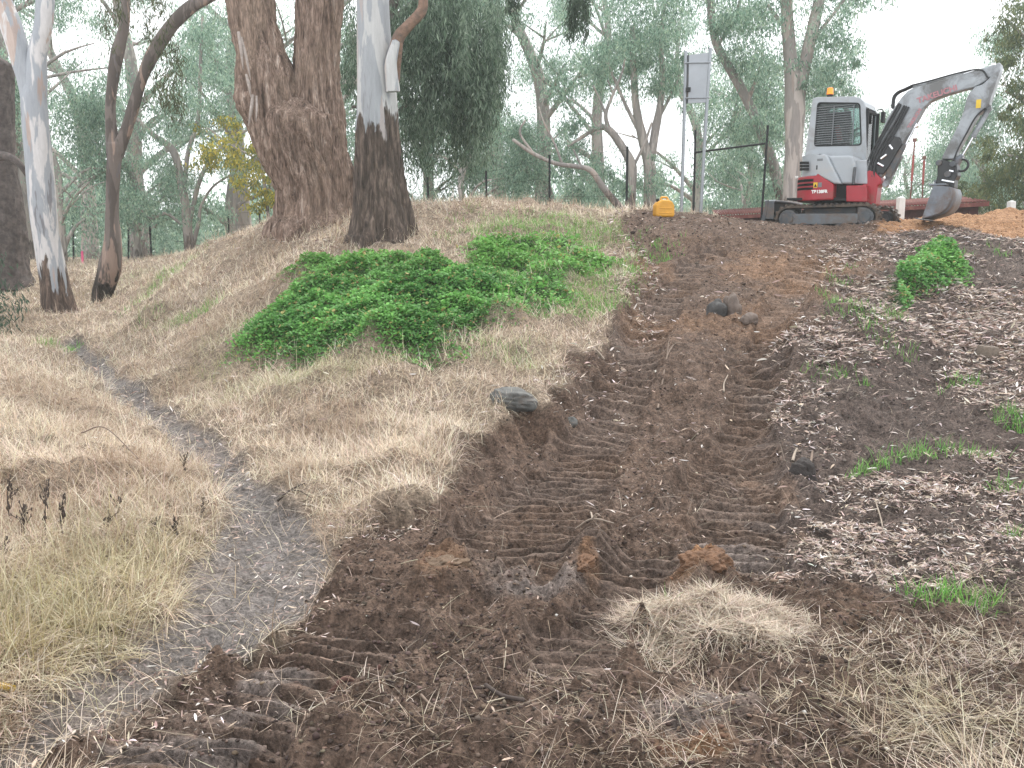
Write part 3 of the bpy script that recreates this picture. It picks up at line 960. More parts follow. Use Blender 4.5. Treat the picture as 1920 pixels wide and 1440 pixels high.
def bark_gum(name, top, grey, dark, z0, z1, patchy=.5):
    """smooth pale gum bark with grey and pink patches, rough dark stocking below z0..z1 (world height)"""
    m, n, b = new_mat(name)
    v = coords(n, (4.2, 4.2, .8)); v2 = coords(n, (18, 18, 3.0)); v4 = coords(n, (3.4, 3.4, .5))
    f = noise(n, 1.0, 5, .55, v, .5); h = noise(n, 1.0, 8, .7, v2, .5); q = noise(n, 1.0, 4, .6, v4, .4)
    c = mixc(n, ramp(n, f, [(.475, 0.0), (.505, 1.0)]), top, grey)
    c = mixc(n, ramp(n, q, [(.575, 0.0), (.60, patchy)]), c, (.42, .30, .24))
    c = mixc(n, ramp(n, q, [(.355, patchy), (.375, 0.0)]), c, (.16, .15, .16))
    c = mixc(n, 1.0, c, ramp(n, h, [(.3, .86), (.7, 1.08)]), 'MULTIPLY')
    dk = ramp(n, h, [(.32, tuple(.25 * x for x in dark)), (.5, dark), (.68, tuple(min(1, 2.6 * x) for x in dark))])
    sep = N(n, "ShaderNodeSeparateXYZ"); n.links.new(coords(n), sep.inputs[0])
    ad = N(n, "ShaderNodeMath", operation='ADD')
    ml = N(n, "ShaderNodeMath", operation='MULTIPLY'); n.links.new(f, ml.inputs[0]); ml.inputs[1].default_value = (z1 - z0) * 3.2
    n.links.new(sep.outputs[2], ad.inputs[0]); n.links.new(ml.outputs[0], ad.inputs[1])
    mr = N(n, "ShaderNodeMapRange"); off = (z1 - z0) * 1.6
    mr.inputs[1].default_value = (z0 + z1) / 2 + off + .04; mr.inputs[2].default_value = (z0 + z1) / 2 + off - .04
    n.links.new(ad.outputs[0], mr.inputs[0])
    c = mixc(n, mr.outputs[0], c, dk)
    n.links.new(c, b.inputs["Base Color"]); b.inputs["Roughness"].default_value = .8
    b.inputs["Specular IOR Level"].default_value = .2
    hm = N(n, "ShaderNodeMath", operation='MULTIPLY'); n.links.new(h, hm.inputs[0]); n.links.new(mr.outputs[0], hm.inputs[1])
    ha = N(n, "ShaderNodeMath", operation='MULTIPLY_ADD'); n.links.new(h, ha.inputs[0]); ha.inputs[1].default_value = .06; n.links.new(hm.outputs[0], ha.inputs[2])
    bump(n, b, ha.outputs[0], .8, .05)
    return m


MAT_BROWN = bark_brown()
MAT_RIVER = bark_gum("pale_gum_bark_dark_base", (.44, .435, .43), (.30, .31, .325), (.085, .064, .052), 1.65, 2.35, .35)
MAT_WHITE = bark_gum("white_gum_bark", (.56, .54, .535), (.33, .345, .37), (.10, .072, .058), .65, 1.6, .7)
MAT_THIN = bark_gum("grey_gum_bark", (.175, .145, .13), (.11, .09, .08), (.045, .036, .03), .5, 1.2, .6)
MAT_FAR = bark_gum("far_gum_bark", (.36, .32, .29), (.25, .225, .21), (.16, .13, .115), .3, .9, .3)
MAT_FARPALE = bark_gum("far_pale_gum_bark", (.45, .40, .365), (.30, .27, .25), (.22, .19, .17), .1, .5, .3)
MAT_DARKB = plain("dark_rough_bark", (.085, .068, .062), .95, 0, .5, 9, (.16, .13, .12), .4, .8)


def diamond_leaves(P, D, L, Wd, color, rs=None):
    """flat lance-shaped leaves: P base, D unit direction"""
    n = len(P)
    r = np.random.default_rng(rs)
    a = r.standard_normal((n, 3)); side = np.cross(D, a); side /= np.linalg.norm(side, axis=1, keepdims=True) + 1e-9
    hw = (Wd * .5)[:, None]; L = L[:, None]
    m = P + D * L * .42
    V = np.stack([P, m + side * hw, P + D * L, m - side * hw], 1).reshape(-1, 3)
    F = (np.arange(n) * 4)[:, None] + np.array([[0, 1, 2, 3]])
    return V, F, np.repeat(color, 4, 0)


GUMPAL = [(.26,.385,.285),(.19,.305,.225),(.34,.46,.36),(.12,.20,.15),(.30,.41,.32),(.38,.48,.34)]


def hang(starts, lens, per_m, leaf, wid, seed, pal, drift=.25, spread=.10):
    """drooping branchlets: strands hanging from starts, hung with leaves"""
    r = np.random.default_rng(seed)
    Ps, Ds = [], []
    for p, l in zip(starts, lens):
        k = max(4, int(l * per_m))
        t = r.random(k) ** .85
        d = r.normal(0, drift, 2)
        w = r.normal(0, spread, (k, 3))
        q = p + np.stack([d[0] * t * l + .12 * np.sin(t * 5 + d[0] * 9) * l * .3, d[1] * t * l, -t * l], -1) + w
        Ps.append(q)
        dd = np.stack([r.normal(0, .42, k), r.normal(0, .42, k), -np.abs(r.normal(.9, .3, k))], -1)
        Ds.append(dd / np.linalg.norm(dd, axis=1, keepdims=True))
    P, D = np.concatenate(Ps), np.concatenate(Ds)
    n = len(P)
    c = np.array(pal)[r.integers(0, len(pal), n)] * (1 + .15 * r.standard_normal((n, 1)))
    return diamond_leaves(P, D, r.uniform(.7, 1.25, n) * leaf, r.uniform(.7, 1.2, n) * wid, np.clip(c, .01, .9), seed + 1)


def gum_proto(seed, H, spread, first=.3, nl=9, nclump=60, per=230, leaf=.20, wid=.05, droop=1.0, lean=0.0, pal=GUMPAL):
    """trunk mesh and crown mesh of one gum tree standing at the origin"""
    r = np.random.default_rng(seed)
    top = np.array([lean * H, r.normal(0, .05) * H, H * .86])
    tp = np.array([[0, 0, -.4], [lean * H * .15 + r.normal(0, .1), r.normal(0, .1), H * .2], [lean * H * .45 + r.normal(0, .25), r.normal(0, .2), H * .45], [lean * H * .7 + r.normal(0, .3), r.normal(0, .3), H * .66], top])
    r0 = H * .019 + .03
    parts = [tube(tp, np.array([1.35, 1.0, .75, .5, .15]) * r0, 8, 16)]
    ctr = catmull(tp, 60)
    ends = []
    for i in range(nl):
        f = first + (1 - first) * (i + r.random() * .8) / nl
        p0 = ctr[min(59, int(f * 55))]
        a = r.uniform(0, 6.28) if i else 0
        L = spread * (1.05 - .55 * f) * r.uniform(.7, 1.2)
        d = np.array([math.cos(a), math.sin(a), 0])
        up = r.uniform(.45, 1.1)
        p1 = p0 + d * L * .45 + np.array([0, 0, L * .45 * up]); p2 = p0 + d * L + np.array([0, 0, L * up * .75]) + r.normal(0, .2, 3)
        rr = r0 * (.55 - .35 * f)
        parts.append(tube([p0, p1, p2], [rr, rr * .65, rr * .22], 6, 8))
        ends.append((p2, L))
        for j in range(3):
            g = r.uniform(.3, .95)
            q0 = p0 * (1 - g) ** 2 + 2 * p1 * g * (1 - g) + p2 * g * g
            b = a + r.choice([-1, 1]) * r.uniform(.4, 1.2)
            l2 = L * r.uniform(.35, .6)
            q1 = q0 + np.array([math.cos(b), math.sin(b), r.uniform(.1, .9)]) * l2
            parts.append(tube([q0, (q0 + q1) / 2 + r.normal(0, .08, 3), q1], [rr * .4, rr * .28, rr * .12], 5, 5))
            ends.append((q1, l2))
    ends.append((top, spread * .5))
    Ps, Ds, Cs = [], [], []
    pal = np.array(pal)
    for i in range(nclump):
        e, L = ends[r.integers(0, len(ends))]
        c = e + r.normal(0, .28, 3) * max(.8, L * .7) + np.array([0, 0, -.15])
        k = int(per * r.uniform(.5, 1.5))
        sz = r.uniform(.20, .42)
        q = r.standard_normal((k, 3)) * np.array([sz, sz, sz * .9])
        q[:, 2] -= np.abs(r.normal(0, .35 * droop, k)) * (.3 + .7 * r.random())
        Ps.append(c + q)
        d = np.stack([r.normal(0, .5, k), r.normal(0, .5, k), -np.abs(r.normal(.8, .4, k)) * droop - .1], -1)
        Ds.append(d / np.linalg.norm(d, axis=1, keepdims=True))
        Cs.append(np.array(pal)[r.integers(0, len(pal), k)] * (1 + .12 * r.standard_normal((k, 1))) * r.uniform(.8, 1.2))
    P, D, C = np.concatenate(Ps), np.concatenate(Ds), np.clip(np.concatenate(Cs), .01, .9)
    n = len(P)
    V, F, C = diamond_leaves(P, D, r.uniform(.7, 1.3, n) * leaf, r.uniform(.7, 1.3, n) * wid, C, seed)
    tv, tf = join(parts)
    return np_mesh("trunk", tv, fix(tf)), np_mesh("crown", V, F, True, {"tint": C})


def tree_thing(name, label, base, trunk=None, crown=None, tmat=None, cmat=MAT_GUM, group=None, rz=0.0, sc=1.0, cat="tree"):
    """trunk, crown: meshes in the tree's own space, or (verts, faces[, colour]) in world space"""
    e = empty(name, base, rz)
    e.scale = (sc, sc, sc)
    tag(e, label, cat, group)
    b = np.asarray(base, float)
    if trunk is not None:
        me = trunk if isinstance(trunk, bpy.types.Mesh) else np_mesh("trunk", trunk[0] - b, fix(trunk[1]))
        link_mesh("trunk", me, tmat, e)
    if crown is not None:
        me = crown if isinstance(crown, bpy.types.Mesh) else np_mesh("crown", crown[0] - b, crown[1], True, {"tint": crown[2]})
        link_mesh("crown", me, cmat, e)
    return e


# ---- the big forked stringy tree on the mound
YA = 15.6
Ps, Rs = rows_px([(480,500,700),(430,508,684),(400,521,668),(350,520,662),(300,500,650),(260,484,641),(225,482,628),(195,510,600),(178,538,575)], YA)
V1 = tube(Ps, Rs, 110, 200, lambda th, s, r: rough_bark(301, .16, 4.6)(th, s, r) + .10 * sstep(1.1, 0, s) * np.sin(th * 6 + .8))
Pl, Rl = rows_px([(350,540,610),(310,510,600),(260,480,582),(200,456,562),(150,446,552),(100,447,533),(50,436,518),(0,428,509),(-120,400,480),(-260,380,440)], YA - .05)
V2 = tube(Pl, Rl, 80, 170, rough_bark(305, .14, 4.0))
Pr, Rr = rows_px([(360,575,640),(320,560,649),(290,548,648),(220,548,643),(160,552,634),(100,554,634),(50,557,636),(0,560,641),(-120,572,648),(-260,590,655)], YA + .1)
V3 = tube(Pr, Rr, 80, 170, rough_bark(309, .14, 4.0))
# burl on the left flank and root flares
Pb, Rb = rows_px([(225,462,500),(200,447,500),(178,441,492),(158,444,484),(140,452,480)], YA - .25)
V4 = tube(Pb, Rb, 40, 50, rough_bark(313, .22, 3.0, 1.5, .09))
tree_thing("big_gum_tree", "huge brown stringy-barked gum forking into two stems on top of the grassy mound", Ps[0], join([V1, V2, V3, V4]), None, MAT_BROWN)
# shed strips of bark hanging on its left stem
m_strip = plain("shed_bark_strip", (.33, .28, .25), .9, 0, .3, 12)
for (a, b_, w) in [((474,178),(466,236),.05),((481,180),(480,228),.035),((447,60),(456,130),.05),((452,70),(470,150),.04),((462,140),(470,182),.045)]:
    p0, p1 = at(*a, YA - .66), at(*b_, YA - .72)
    t_ = tube([p0, (p0 + p1) / 2 + np.array([.02, -.04, 0]), p1], [w * .5, w * .6, w * .15], 6, 8)
    link_mesh("bark_strip", np_mesh("bark_strip", t_[0] - Ps[0], fix(t_[1])), m_strip, bpy.data.objects["big_gum_tree"])

# ---- river gum in front of it: pale above, dark rough stocking below
YB = 13.6
Pq, Rq = rows_px([(485,640,798),(455,648,790),(440,655,784),(415,660,776),(385,664,768),(350,666,760),(300,668,752),(250,668,748),(200,670,745),(150,670,740),(100,670,735),(50,670,731),(0,670,728),(-120,668,720),(-260,665,710)], YB)
zb = Pq[0][2]


def river_disp(th, s, r):
    lo = sstep(2.6, 1.6, s)
    return (rough_bark(331, .13, 4.0, .7, .04)(th, s, r) - 1) * (.12 + .88 * lo) + 1 + .09 * np.sin(th * 6 + 1.4) * sstep(1.5, 0, s)


W1 = tube(Pq, Rq * .97, 100, 220, river_disp)
br = [at(736,150,YB), at(741,100,YB - .2), at(748,70,YB - .25), at(768,46,YB - .3), at(790,22,YB - .3), at(794,-2,YB - .3), at(790,-50,YB - .3), at(800,-120,YB - .3)]
W2 = tube(br, [.11,.095,.085,.075,.075,.07,.06,.05], 16, 40, rough_bark(335, .14, 2.5))
W3 = tube([at(737,172,YB - .30), at(733,120,YB - .32), at(742,78,YB - .3)], [.10,.085,.06], 14, 20, rough_bark(337, .16, 2.5))
tree_thing("river_gum_tree", "straight gum with smooth grey-white upper trunk and black rough base on the mound", Pq[0], join([W1, W3]), None, MAT_RIVER)
o = link_mesh("branch", np_mesh("branch", W2[0] - Pq[0], fix(W2[1])), plain("reddish_limb_bark", (.20, .125, .09), .9, 0, .35, 14, (.09, .07, .06), .5, .6), bpy.data.objects["river_gum_tree"])

# ---- white gum at the left
YC = 17.0
Pw, Rw = rows_px([(625,74,160),(600,82,146),(560,80,134),(520,76,126),(450,66,111),(400,58,105),(300,50,96),(200,42,86),(165,44,80),(145,54,70)], YC)
X1 = tube(Pw, Rw, 48, 130, lambda th, s, r: smooth_bark(351, .05)(th, s, r) + .14 * sstep(1.0, 0, s) * np.maximum(0, np.sin(th * 4 + .5)) )
Pw2, Rw2 = rows_px([(250,52,84),(200,43,76),(150,34,66),(100,18,54),(50,2,40),(0,-16,20),(-120,-60,-20)], YC)
Pw3, Rw3 = rows_px([(250,54,88),(200,47,86),(150,50,86),(100,54,86),(50,66,96),(0,70,100),(-120,76,100)], YC)
X2 = tube(Pw2, Rw2, 32, 70, smooth_bark(353)); X3 = tube(Pw3, Rw3, 32, 70, smooth_bark(357))
tree_thing("white_gum_tree", "white-trunked gum with a brown collar at its foot, beside the narrow path", Pw[0], join([X1, X2, X3]), None, MAT_WHITE)

# ---- slender grey-brown gum with a bent foot
YD = 18.6
Pt, Rt = rows_px([(585,166,206),(570,172,206),(545,174,211),(500,186,226),(450,197,227),(400,199,222),(330,199,224),(270,202,232)], YD)
D1 = tube(Pt, Rt, 32, 110, lambda th, s, r: smooth_bark(361, .10)(th, s, r))
Pt2, Rt2 = rows_px([(290,200,228),(250,199,220),(200,198,216),(150,202,221),(100,209,231),(50,224,241),(0,228,243),(-120,226,238)], YD)
Pt3, Rt3 = rows_px([(290,204,230),(250,224,244),(200,240,260),(150,256,275),(100,276,300),(50,310,332),(15,345,368),(0,372,392),(-20,420,434)], YD)
D2 = tube(Pt2, Rt2, 20, 60, smooth_bark(365, .08)); D3 = tube(Pt3, Rt3, 20, 60, smooth_bark(367, .10))
sr = np.random.default_rng(5)
st = [at(300 + sr.normal(0, 18), sr.uniform(-60, 150), YD + sr.normal(0, .3)) for _ in range(22)] + [at(232 + sr.normal(0, 30), sr.uniform(-90, 10), YD + sr.normal(0, .5)) for _ in range(20)] + [at(325 + sr.normal(0, 10), sr.uniform(60, 190), YD) for _ in range(12)]
fol = hang(st, sr.uniform(.35, .9, len(st)), 60, .15, .022, 371, [(.075,.085,.040),(.10,.105,.055),(.06,.075,.04),(.12,.13,.07)], .15, .07)
tree_thing("slender_gum_tree", "slender grey-brown gum with a dark bent foot and two leaning stems", Pt[0], join([D1, D2, D3]), fol, MAT_THIN)

# ---- dark rough trunk at the frame's left edge
YE = 20.0
Pe, Re = rows_px([(540,-60,62),(505,-52,50),(450,-45,44),(400,-40,40),(300,-45,24),(200,-48,20),(120,-52,22)], YE)
E1 = tube(Pe, Re, 60, 120, rough_bark(381, .12, 5.0))
E2 = tube([at(-20,298,YE - .6), at(8,293,YE - .8), at(30,302,YE - .9), at(44,318,YE - .9), at(50,330,YE - .8)], [.11,.09,.075,.06,.03], 14, 30, rough_bark(383, .15, 2.0))
tree_thing("dark_gum_tree", "broken-topped dark trunk with rough bark at the left edge, a stub limb curling right", Pe[0], join([E1, E2]), None, MAT_DARKB)

# ---- weeping dark foliage behind the mound trees
YF = 19.0
sr = np.random.default_rng(8)
st = []
for px, py, sx, sy, n_ in [(830,-10,75,60,190),(760,40,35,70,70),(880,60,45,60,110),(905,120,38,45,70),(830,140,50,45,80),(780,190,28,40,36),(870,180,35,35,55),(925,30,22,60,50),(705,60,30,90,60),(660,40,12,80,26)]:
    for _ in range(n_):
        st.append(at(px + sr.normal(0, sx * .55), py + sr.normal(0, sy * .6), YF + sr.normal(0, .7)))
st = np.array(st)
fol = hang(st, sr.uniform(.5, 1.5, len(st)), 46, .165, .026, 391, [(.080,.125,.080),(.110,.160,.105),(.055,.090,.060),(.155,.21,.150),(.21,.27,.20)], .12, .06)
tk = tube([at(735,470,YF + .6), at(742,300,YF + .6), at(720,160,YF + .5), at(740,0,YF + .5), at(800,-150,YF)], [.2,.17,.14,.11,.05], 12, 30, smooth_bark(393, .1))
tl = [tube([at(728,230,YF + .5), at(765,196,YF), at(800,180,YF)], [.07,.05,.02], 8, 12), tube([at(735,40,YF + .5), at(830,-30,YF), at(920,-40,YF)], [.09,.06,.03], 8, 12), tube([at(741,240,YF + .5), at(700,205,YF), at(660,200,YF)], [.06,.05,.03], 8, 12)]
tree_thing("weeping_gum_tree", "dark green weeping gum hanging behind the two mound trunks", at(735,470,YF + .6), join([tk] + tl), fol, MAT_DARKB)
# a hanging spray of dark leaves at the top edge
st = [at(1080 + sr.normal(0, 11), sr.uniform(-60, 10), 15.0 + sr.normal(0, .15)) for _ in range(34)] + [at(962 + sr.normal(0, 6), sr.uniform(-50, -10), 15.0) for _ in range(8)]
fol = hang(st, sr.uniform(.25, .55, len(st)), 90, .13, .02, 395, [(.060,.088,.060),(.085,.115,.08)], .06, .03)
tw = tube([at(728,-120,YB), at(850,-150,14.4), at(960,-95,15), at(1080,-80,15), at(1130,-70,15)], [.12,.09,.06,.035,.01], 8, 24)
o = link_mesh("overhanging_limb", np_mesh("overhanging_limb", tw[0] - Pq[0], fix(tw[1])), MAT_DARKB, bpy.data.objects["river_gum_tree"])
o2 = link_mesh("leaf_spray", np_mesh("leaf_spray", fol[0] - Pq[0], fol[1], True, {"tint": fol[2]}), MAT_GUM, bpy.data.objects["river_gum_tree"])

# ---- sapling leaves at the left edge
sr = np.random.default_rng(9)
st = [at(-30 + sr.normal(0, 28), 450 + sr.uniform(-10, 150), 14.0 + sr.normal(0, .4)) for _ in range(70)]
fol = hang(st, sr.uniform(.25, .6, len(st)), 60, .12, .022, 401, [(.06,.095,.065),(.08,.12,.085),(.045,.075,.05)], .2, .06)
tree_thing("gum_sapling", "young gum with drooping blue-green leaves at the foot of the dark trunk", at(-35,660,14.0), tube([at(-35,670,14), at(-30,560,14), at(-20,440,14)], [.03,.02,.01], 6, 10), fol, MAT_THIN)


# ---- trees beyond the fence that one can tell apart by their stems
def stems(lines, Y, nseg=9, seed=0):
    out = []
    for ln in lines:
        P = np.array([at(px, py, Y + (dy if len(q) > 3 else 0)) for q in ln for (px, py, w, *rest) in [q] for dy in [rest[0] if rest else 0]])
        R = np.array([q[2] / 2 / FPX * Y for q in ln])
        out.append(tube(P, R, nseg, 5 * len(P), smooth_bark(seed, .08)))
    return join(out)


def clumps(lst, Y, seed, leaf=.14, wid=.034, per=400, pal=GUMPAL, droop=.9, dy=.8):
    """leaf clumps: (px, py, radius px, share)"""
    r = np.random.default_rng(seed)
    Ps, Ds, Cs = [], [], []
    for px, py, rp, sh in lst:
        k = int(per * sh)
        nb = max(1, int(sh * 5))
        for _ in range(nb):
            c = at(px + r.normal(0, rp * .62), py + r.normal(0, rp * .55), Y + r.normal(0, dy))
            s = rp / FPX * Y * r.uniform(.18, .38)
            q = r.standard_normal((k // nb, 3)) * np.array([s, s, s * .65]); q[:, 2] -= np.abs(r.normal(0, s * .6, k // nb))
            Ps.append(c + q)
            d = np.stack([r.normal(0, .5, len(q)), r.normal(0, .5, len(q)), -np.abs(r.normal(.8, .4, len(q))) * droop - .1], -1)
            Ds.append(d / np.linalg.norm(d, axis=1, keepdims=True))
            Cs.append(np.array(pal)[r.integers(0, len(pal), len(q))] * (1 + .12 * r.standard_normal((len(q), 1))) * r.uniform(.82, 1.18))
    P, D, C = np.concatenate(Ps), np.concatenate(Ds), np.clip(np.concatenate(Cs), .01, .9)
    n = len(P)
    return diamond_leaves(P, D, r.uniform(.7, 1.3, n) * leaf, r.uniform(.7, 1.3, n) * wid, C, seed)


BG = "gum trees beyond the fence"
Y = 27.0
tree_thing("gum_tree", "pale pinkish gum with shaggy twin stems directly behind the excavator cab", at(1486,400,Y),
           stems([[(1484,410,36),(1486,330,32),(1490,250,33),(1490,190,36),(1482,110,24),(1476,30,22),(1474,-60,20)], [(1492,230,22),(1500,170,24),(1516,90,22),(1532,20,20),(1548,-60,16)],
                  [(1520,80,8),(1560,30,6),(1590,-10,5)], [(1478,60,8),(1440,10,6)]], Y, 14, 411),
           clumps([(1400,40,50,6),(1440,120,35,3),(1560,60,45,5),(1590,-20,40,5),(1545,150,40,3.5),(1580,110,32,2.5),(1460,-40,60,7),(1530,-60,60,7),(1570,170,28,2)], Y, 412), MAT_FARPALE, group=BG)
Y = 28.5
tree_thing("gum_tree", "gum with one long grey stem leaning left behind the road sign", at(1470,400,Y),
           stems([[(1475,410,24),(1462,360,20),(1450,310,20),(1432,260,18),(1402,190,18),(1372,135,16),(1343,80,15),(1332,10,14),(1326,-60,12)], [(1402,190,8),(1420,140,6),(1430,100,4)], [(1345,85,6),(1375,40,5),(1390,-10,4)]], Y, 10, 421),
           clumps([(1390,20,45,5),(1330,-30,50,5),(1395,110,38,4),(1420,215,35,3.5),(1450,240,28,2.5),(1390,240,25,2),(1350,40,30,3),(1440,330,40,3),(1400,300,35,2.5),(1425,370,35,2.5)], Y, 422), MAT_FAR, group=BG)
Y = 30.0
tree_thing("gum_tree", "gum with a yellowish upright limb and a grey one behind the yellow can", at(1218,400,Y),
           stems([[(1219,410,26),(1219,360,22),(1217,310,22),(1205,260,18),(1193,200,14),(1188,130,12),(1186,50,10)], [(1220,300,15),(1230,240,15),(1242,160,10),(1240,80,8),(1246,0,6)], [(1200,250,8),(1170,190,6),(1140,120,5)], [(1230,230,7),(1262,170,5),(1285,110,4)]], Y, 10, 431),
           clumps([(1230,60,55,7),(1180,20,55,7),(1250,0,50,6),(1215,130,40,4),(1250,170,25,2),(1185,120,30,2.5),(1260,110,28,2.5),(1190,-50,60,6),(1165,90,28,2),(1230,330,30,2),(1175,330,25,1.6)], Y, 432), MAT_FARPALE, group=BG)
Y = 29.0
tree_thing("gum_tree", "crooked dark gum with a bare forked top behind the fence", at(1180,400,Y),
           stems([[(1180,410,22),(1184,350,18),(1184,310,18),(1168,278,15),(1142,244,13),(1120,240,9),(1084,262,6),(1064,275,4)], [(1142,244,9),(1136,215,7),(1148,180,5),(1165,140,4),(1172,110,3)], [(1137,217,6),(1126,190,4),(1112,160,3)], [(1150,178,3),(1140,150,2.5)], [(1184,320,6),(1208,270,5),(1222,230,4)]], Y, 9, 441),
           clumps([(1075,230,30,2.5),(1100,300,38,3),(1060,290,34,2.6),(1150,320,30,2),(1120,360,40,2.6),(1110,110,35,3),(1060,140,38,3)], Y, 442), MAT_FAR, group=BG)
Y = 26.0
tree_thing("fallen_limb", "long pale fallen limb lying in the scrub behind the mound fence", at(1165,400,Y),
           stems([[(1172,400,16),(1150,375,13),(1130,350,12),(1108,320,11),(1080,312,9),(1040,306,8),(1000,288,7),(962,262,6)], [(1000,288,5),(975,250,4),(985,225,3)], [(1055,310,5),(1040,270,4),(1020,230,3),(1010,200,2)], [(1090,312,4),(1075,280,3)]], Y, 8, 451), None, MAT_FAR, cat="fallen limb")
Y = 31.0
tree_thing("gum_tree", "grey many-limbed gum between the slender tree and the huge forked trunk", at(358,480,Y),
           stems([[(362,490,24),(354,450,18),(347,380,16),(338,330,15),(324,282,14),(290,255,9),(258,225,7),(230,205,4)], [(345,370,9),(352,290,8),(372,220,7),(376,120,6),(380,30,5)], [(350,440,9),(378,330,8),(420,272,7),(470,240,4)], [(360,470,8),(372,420,7),(378,385,5),(405,345,4),(470,310,3)], [(340,420,6),(310,400,5),(285,410,4),(260,390,3)]], Y, 9, 461),
           clumps([(330,200,45,4),(370,110,50,5),(400,40,45,4),(290,290,30,2),(400,200,40,3.5),(330,330,35,2),(420,300,40,2.5),(300,380,40,2.5),(395,390,40,2.5),(430,130,35,3),(250,370,35,2)], Y, 462, leaf=.15, wid=.032), MAT_FAR, group=BG)
Y = 29.0
YEL = [(.42,.36,.06),(.34,.32,.07),(.24,.27,.08),(.15,.19,.08),(.50,.40,.08)]
tree_thing("yellowing_tree", "sapling with yellow autumn leaves beside the huge forked trunk", at(500,420,Y),
           stems([[(505,430,7),(498,360,6),(485,290,5),(455,220,3)], [(498,360,4),(520,330,3)], [(485,300,4),(430,270,3),(390,240,2)]], Y, 7, 471),
           clumps([(510,345,26,1.6),(500,370,25,1.5),(480,320,35,1.4),(450,270,40,1.6),(400,265,35,1.2),(380,300,28,.9),(440,310,35,1.0),(415,215,25,.7),(485,270,20,.7),(515,375,18,1.0)], Y, 472, leaf=.12, wid=.055, pal=YEL), MAT_FAR, cat="tree")
Y = 25.0
tree_thing("gum_tree", "leafy gum reaching in from the right edge beside the excavator arm", at(1990,420,Y),
           stems([[(1990,420,30),(1985,300,26),(1975,180,20),(1965,60,14)], [(1985,280,9),(1930,200,7),(1885,170,4)], [(1975,150,8),(1920,70,6),(1890,40,4)], [(1988,330,8),(1940,300,6),(1880,290,4)]], Y, 10, 481),
           clumps([(1900,60,34,3),(1930,20,40,4),(1890,110,22,1.2),(1920,150,34,2.6),(1885,190,20,1),(1930,230,40,3),(1900,290,42,4),(1870,330,34,3),(1920,360,48,4.5),(1850,270,20,1),(1860,370,34,2.6),(1960,100,45,4),(1960,300,50,5),(1830,350,24,1.4)], Y, 482, pal=[(.11,.145,.075),(.08,.115,.065),(.14,.17,.08),(.16,.17,.075)]), MAT_FAR, group=BG)

# ---- the rest: a few kinds, copied
PROTO = [gum_proto(511, 17, 4.6, .28, 10, 140, 150, .15, .038), gum_proto(523, 14, 4.0, .22, 9, 120, 150, .15, .036, lean=.08), gum_proto(537, 11, 3.6, .15, 10, 120, 150, .14, .036, lean=-.05),
         gum_proto(541, 7, 2.8, .08, 9, 110, 200, .13, .036)]
fills = [  # px of the stem, distance, kind, scale, label
    (40, 34, 0, 1.0, "tall hazy gum seen between the dark trunk and the white gum"),
    (262, 44, 0, 1.1, "tall hazy gum rising just right of the slender gum"),
    (455, 40, 0, 1.0, "tall blue-grey gum rising against the left side of the huge forked trunk"),
    (110, 30, 3, 1.0, "low dark bushy gum behind the white gum's foot"),
    (255, 33, 3, .95, "low dark bushy gum behind the slender gum's foot"),
    (440, 36, 2, .9, "mid-height gum behind the yellowing sapling"),
    (610, 32, 1, 1.0, "gum filling the gap between the two stems of the huge tree"),
    (800, 34, 2, 1.0, "mid-height gum under the weeping foliage"),
    (930, 36, 1, .95, "broad gum standing right of the weeping foliage"),
    (1015, 33, 1, 1.0, "leafy blue-green gum between the weeping foliage and the crooked gum"),
    (1120, 42, 0, .9, "tall pale gum rising behind the crooked gum"),
    (165, 44, 1, 1.1, "bushy gum seen between the white gum and the slender gum"),
    (1305, 46, 1, .95, "bushy gum behind the road sign's posts"),
    (1390, 36, 3, 1.1, "low bushy gum behind the gate frame"),
    (1480, 42, 2, .9, "mid-height gum behind the shaggy twin stems"),
    (1585, 46, 2, .95, "gum whose crown shows above the excavator cab"),
    (1690, 52, 3, 1.0, "small pale gum seen under the excavator's raised boom"),
    (1745, 55, 3, .95, "small pointed gum seen between boom and bucket"),
    (1830, 44, 3, 1.2, "rounded bushy gum behind the excavator's bucket"),
    (1925, 40, 2, 1.0, "tall gum at the right edge behind the leafy one"),
    (880, 30, 3, .8, "low dark bush behind the fence right of the mound trunks"),
    (1030, 30, 3, .7, "low grey bush behind the fence below the pale fallen limb"),
]
for k, (px, Yd, kind, sc, lab) in enumerate(fills):
    b = at(px, 430, Yd); b[2] = 1.25
    r_ = random.Random(k)
    tree_thing("gum_tree", lab, b, PROTO[kind][0], PROTO[kind][1], MAT_FAR if k % 3 else MAT_FARPALE, group=BG, rz=r_.uniform(0, 6.28), sc=sc * r_.uniform(.95, 1.05))

# ---- the far woodland behind them reads as one mass
sr = np.random.default_rng(77)
Ps = []
for _ in range(2600):
    a = sr.uniform(-.85, .80); Yd = sr.uniform(52, 85)
    hmax = 4.2 + 1.5 * math.sin(a * 9) + 1.5 * math.sin(a * 23 + 1)
    if .33 < a < .60: hmax = 4.6 + 1.5 * math.sin(a * 40)
    if a > .60: hmax = 7
    h = 1.0 + (sr.random() ** 1.15) * hmax
    k = 62
    q = sr.standard_normal((k, 3)) * np.array([1.1, 1.1, .8]) + np.array([a * Yd, Yd, h])
    Ps.append(q)
P = np.concatenate(Ps); n = len(P)
d = np.stack([sr.normal(0, .6, n), sr.normal(0, .6, n), -np.abs(sr.normal(.7, .4, n))], -1); d /= np.linalg.norm(d, axis=1, keepdims=True)
V, F, C = diamond_leaves(P, d, sr.uniform(.25, .55, n), sr.uniform(.10, .2, n), np.array(GUMPAL)[sr.integers(0, 6, n)] * sr.uniform(.8, 1.2, (n, 1)), 78)
stuff("far_woodland", V, F, C, MAT_GUM)
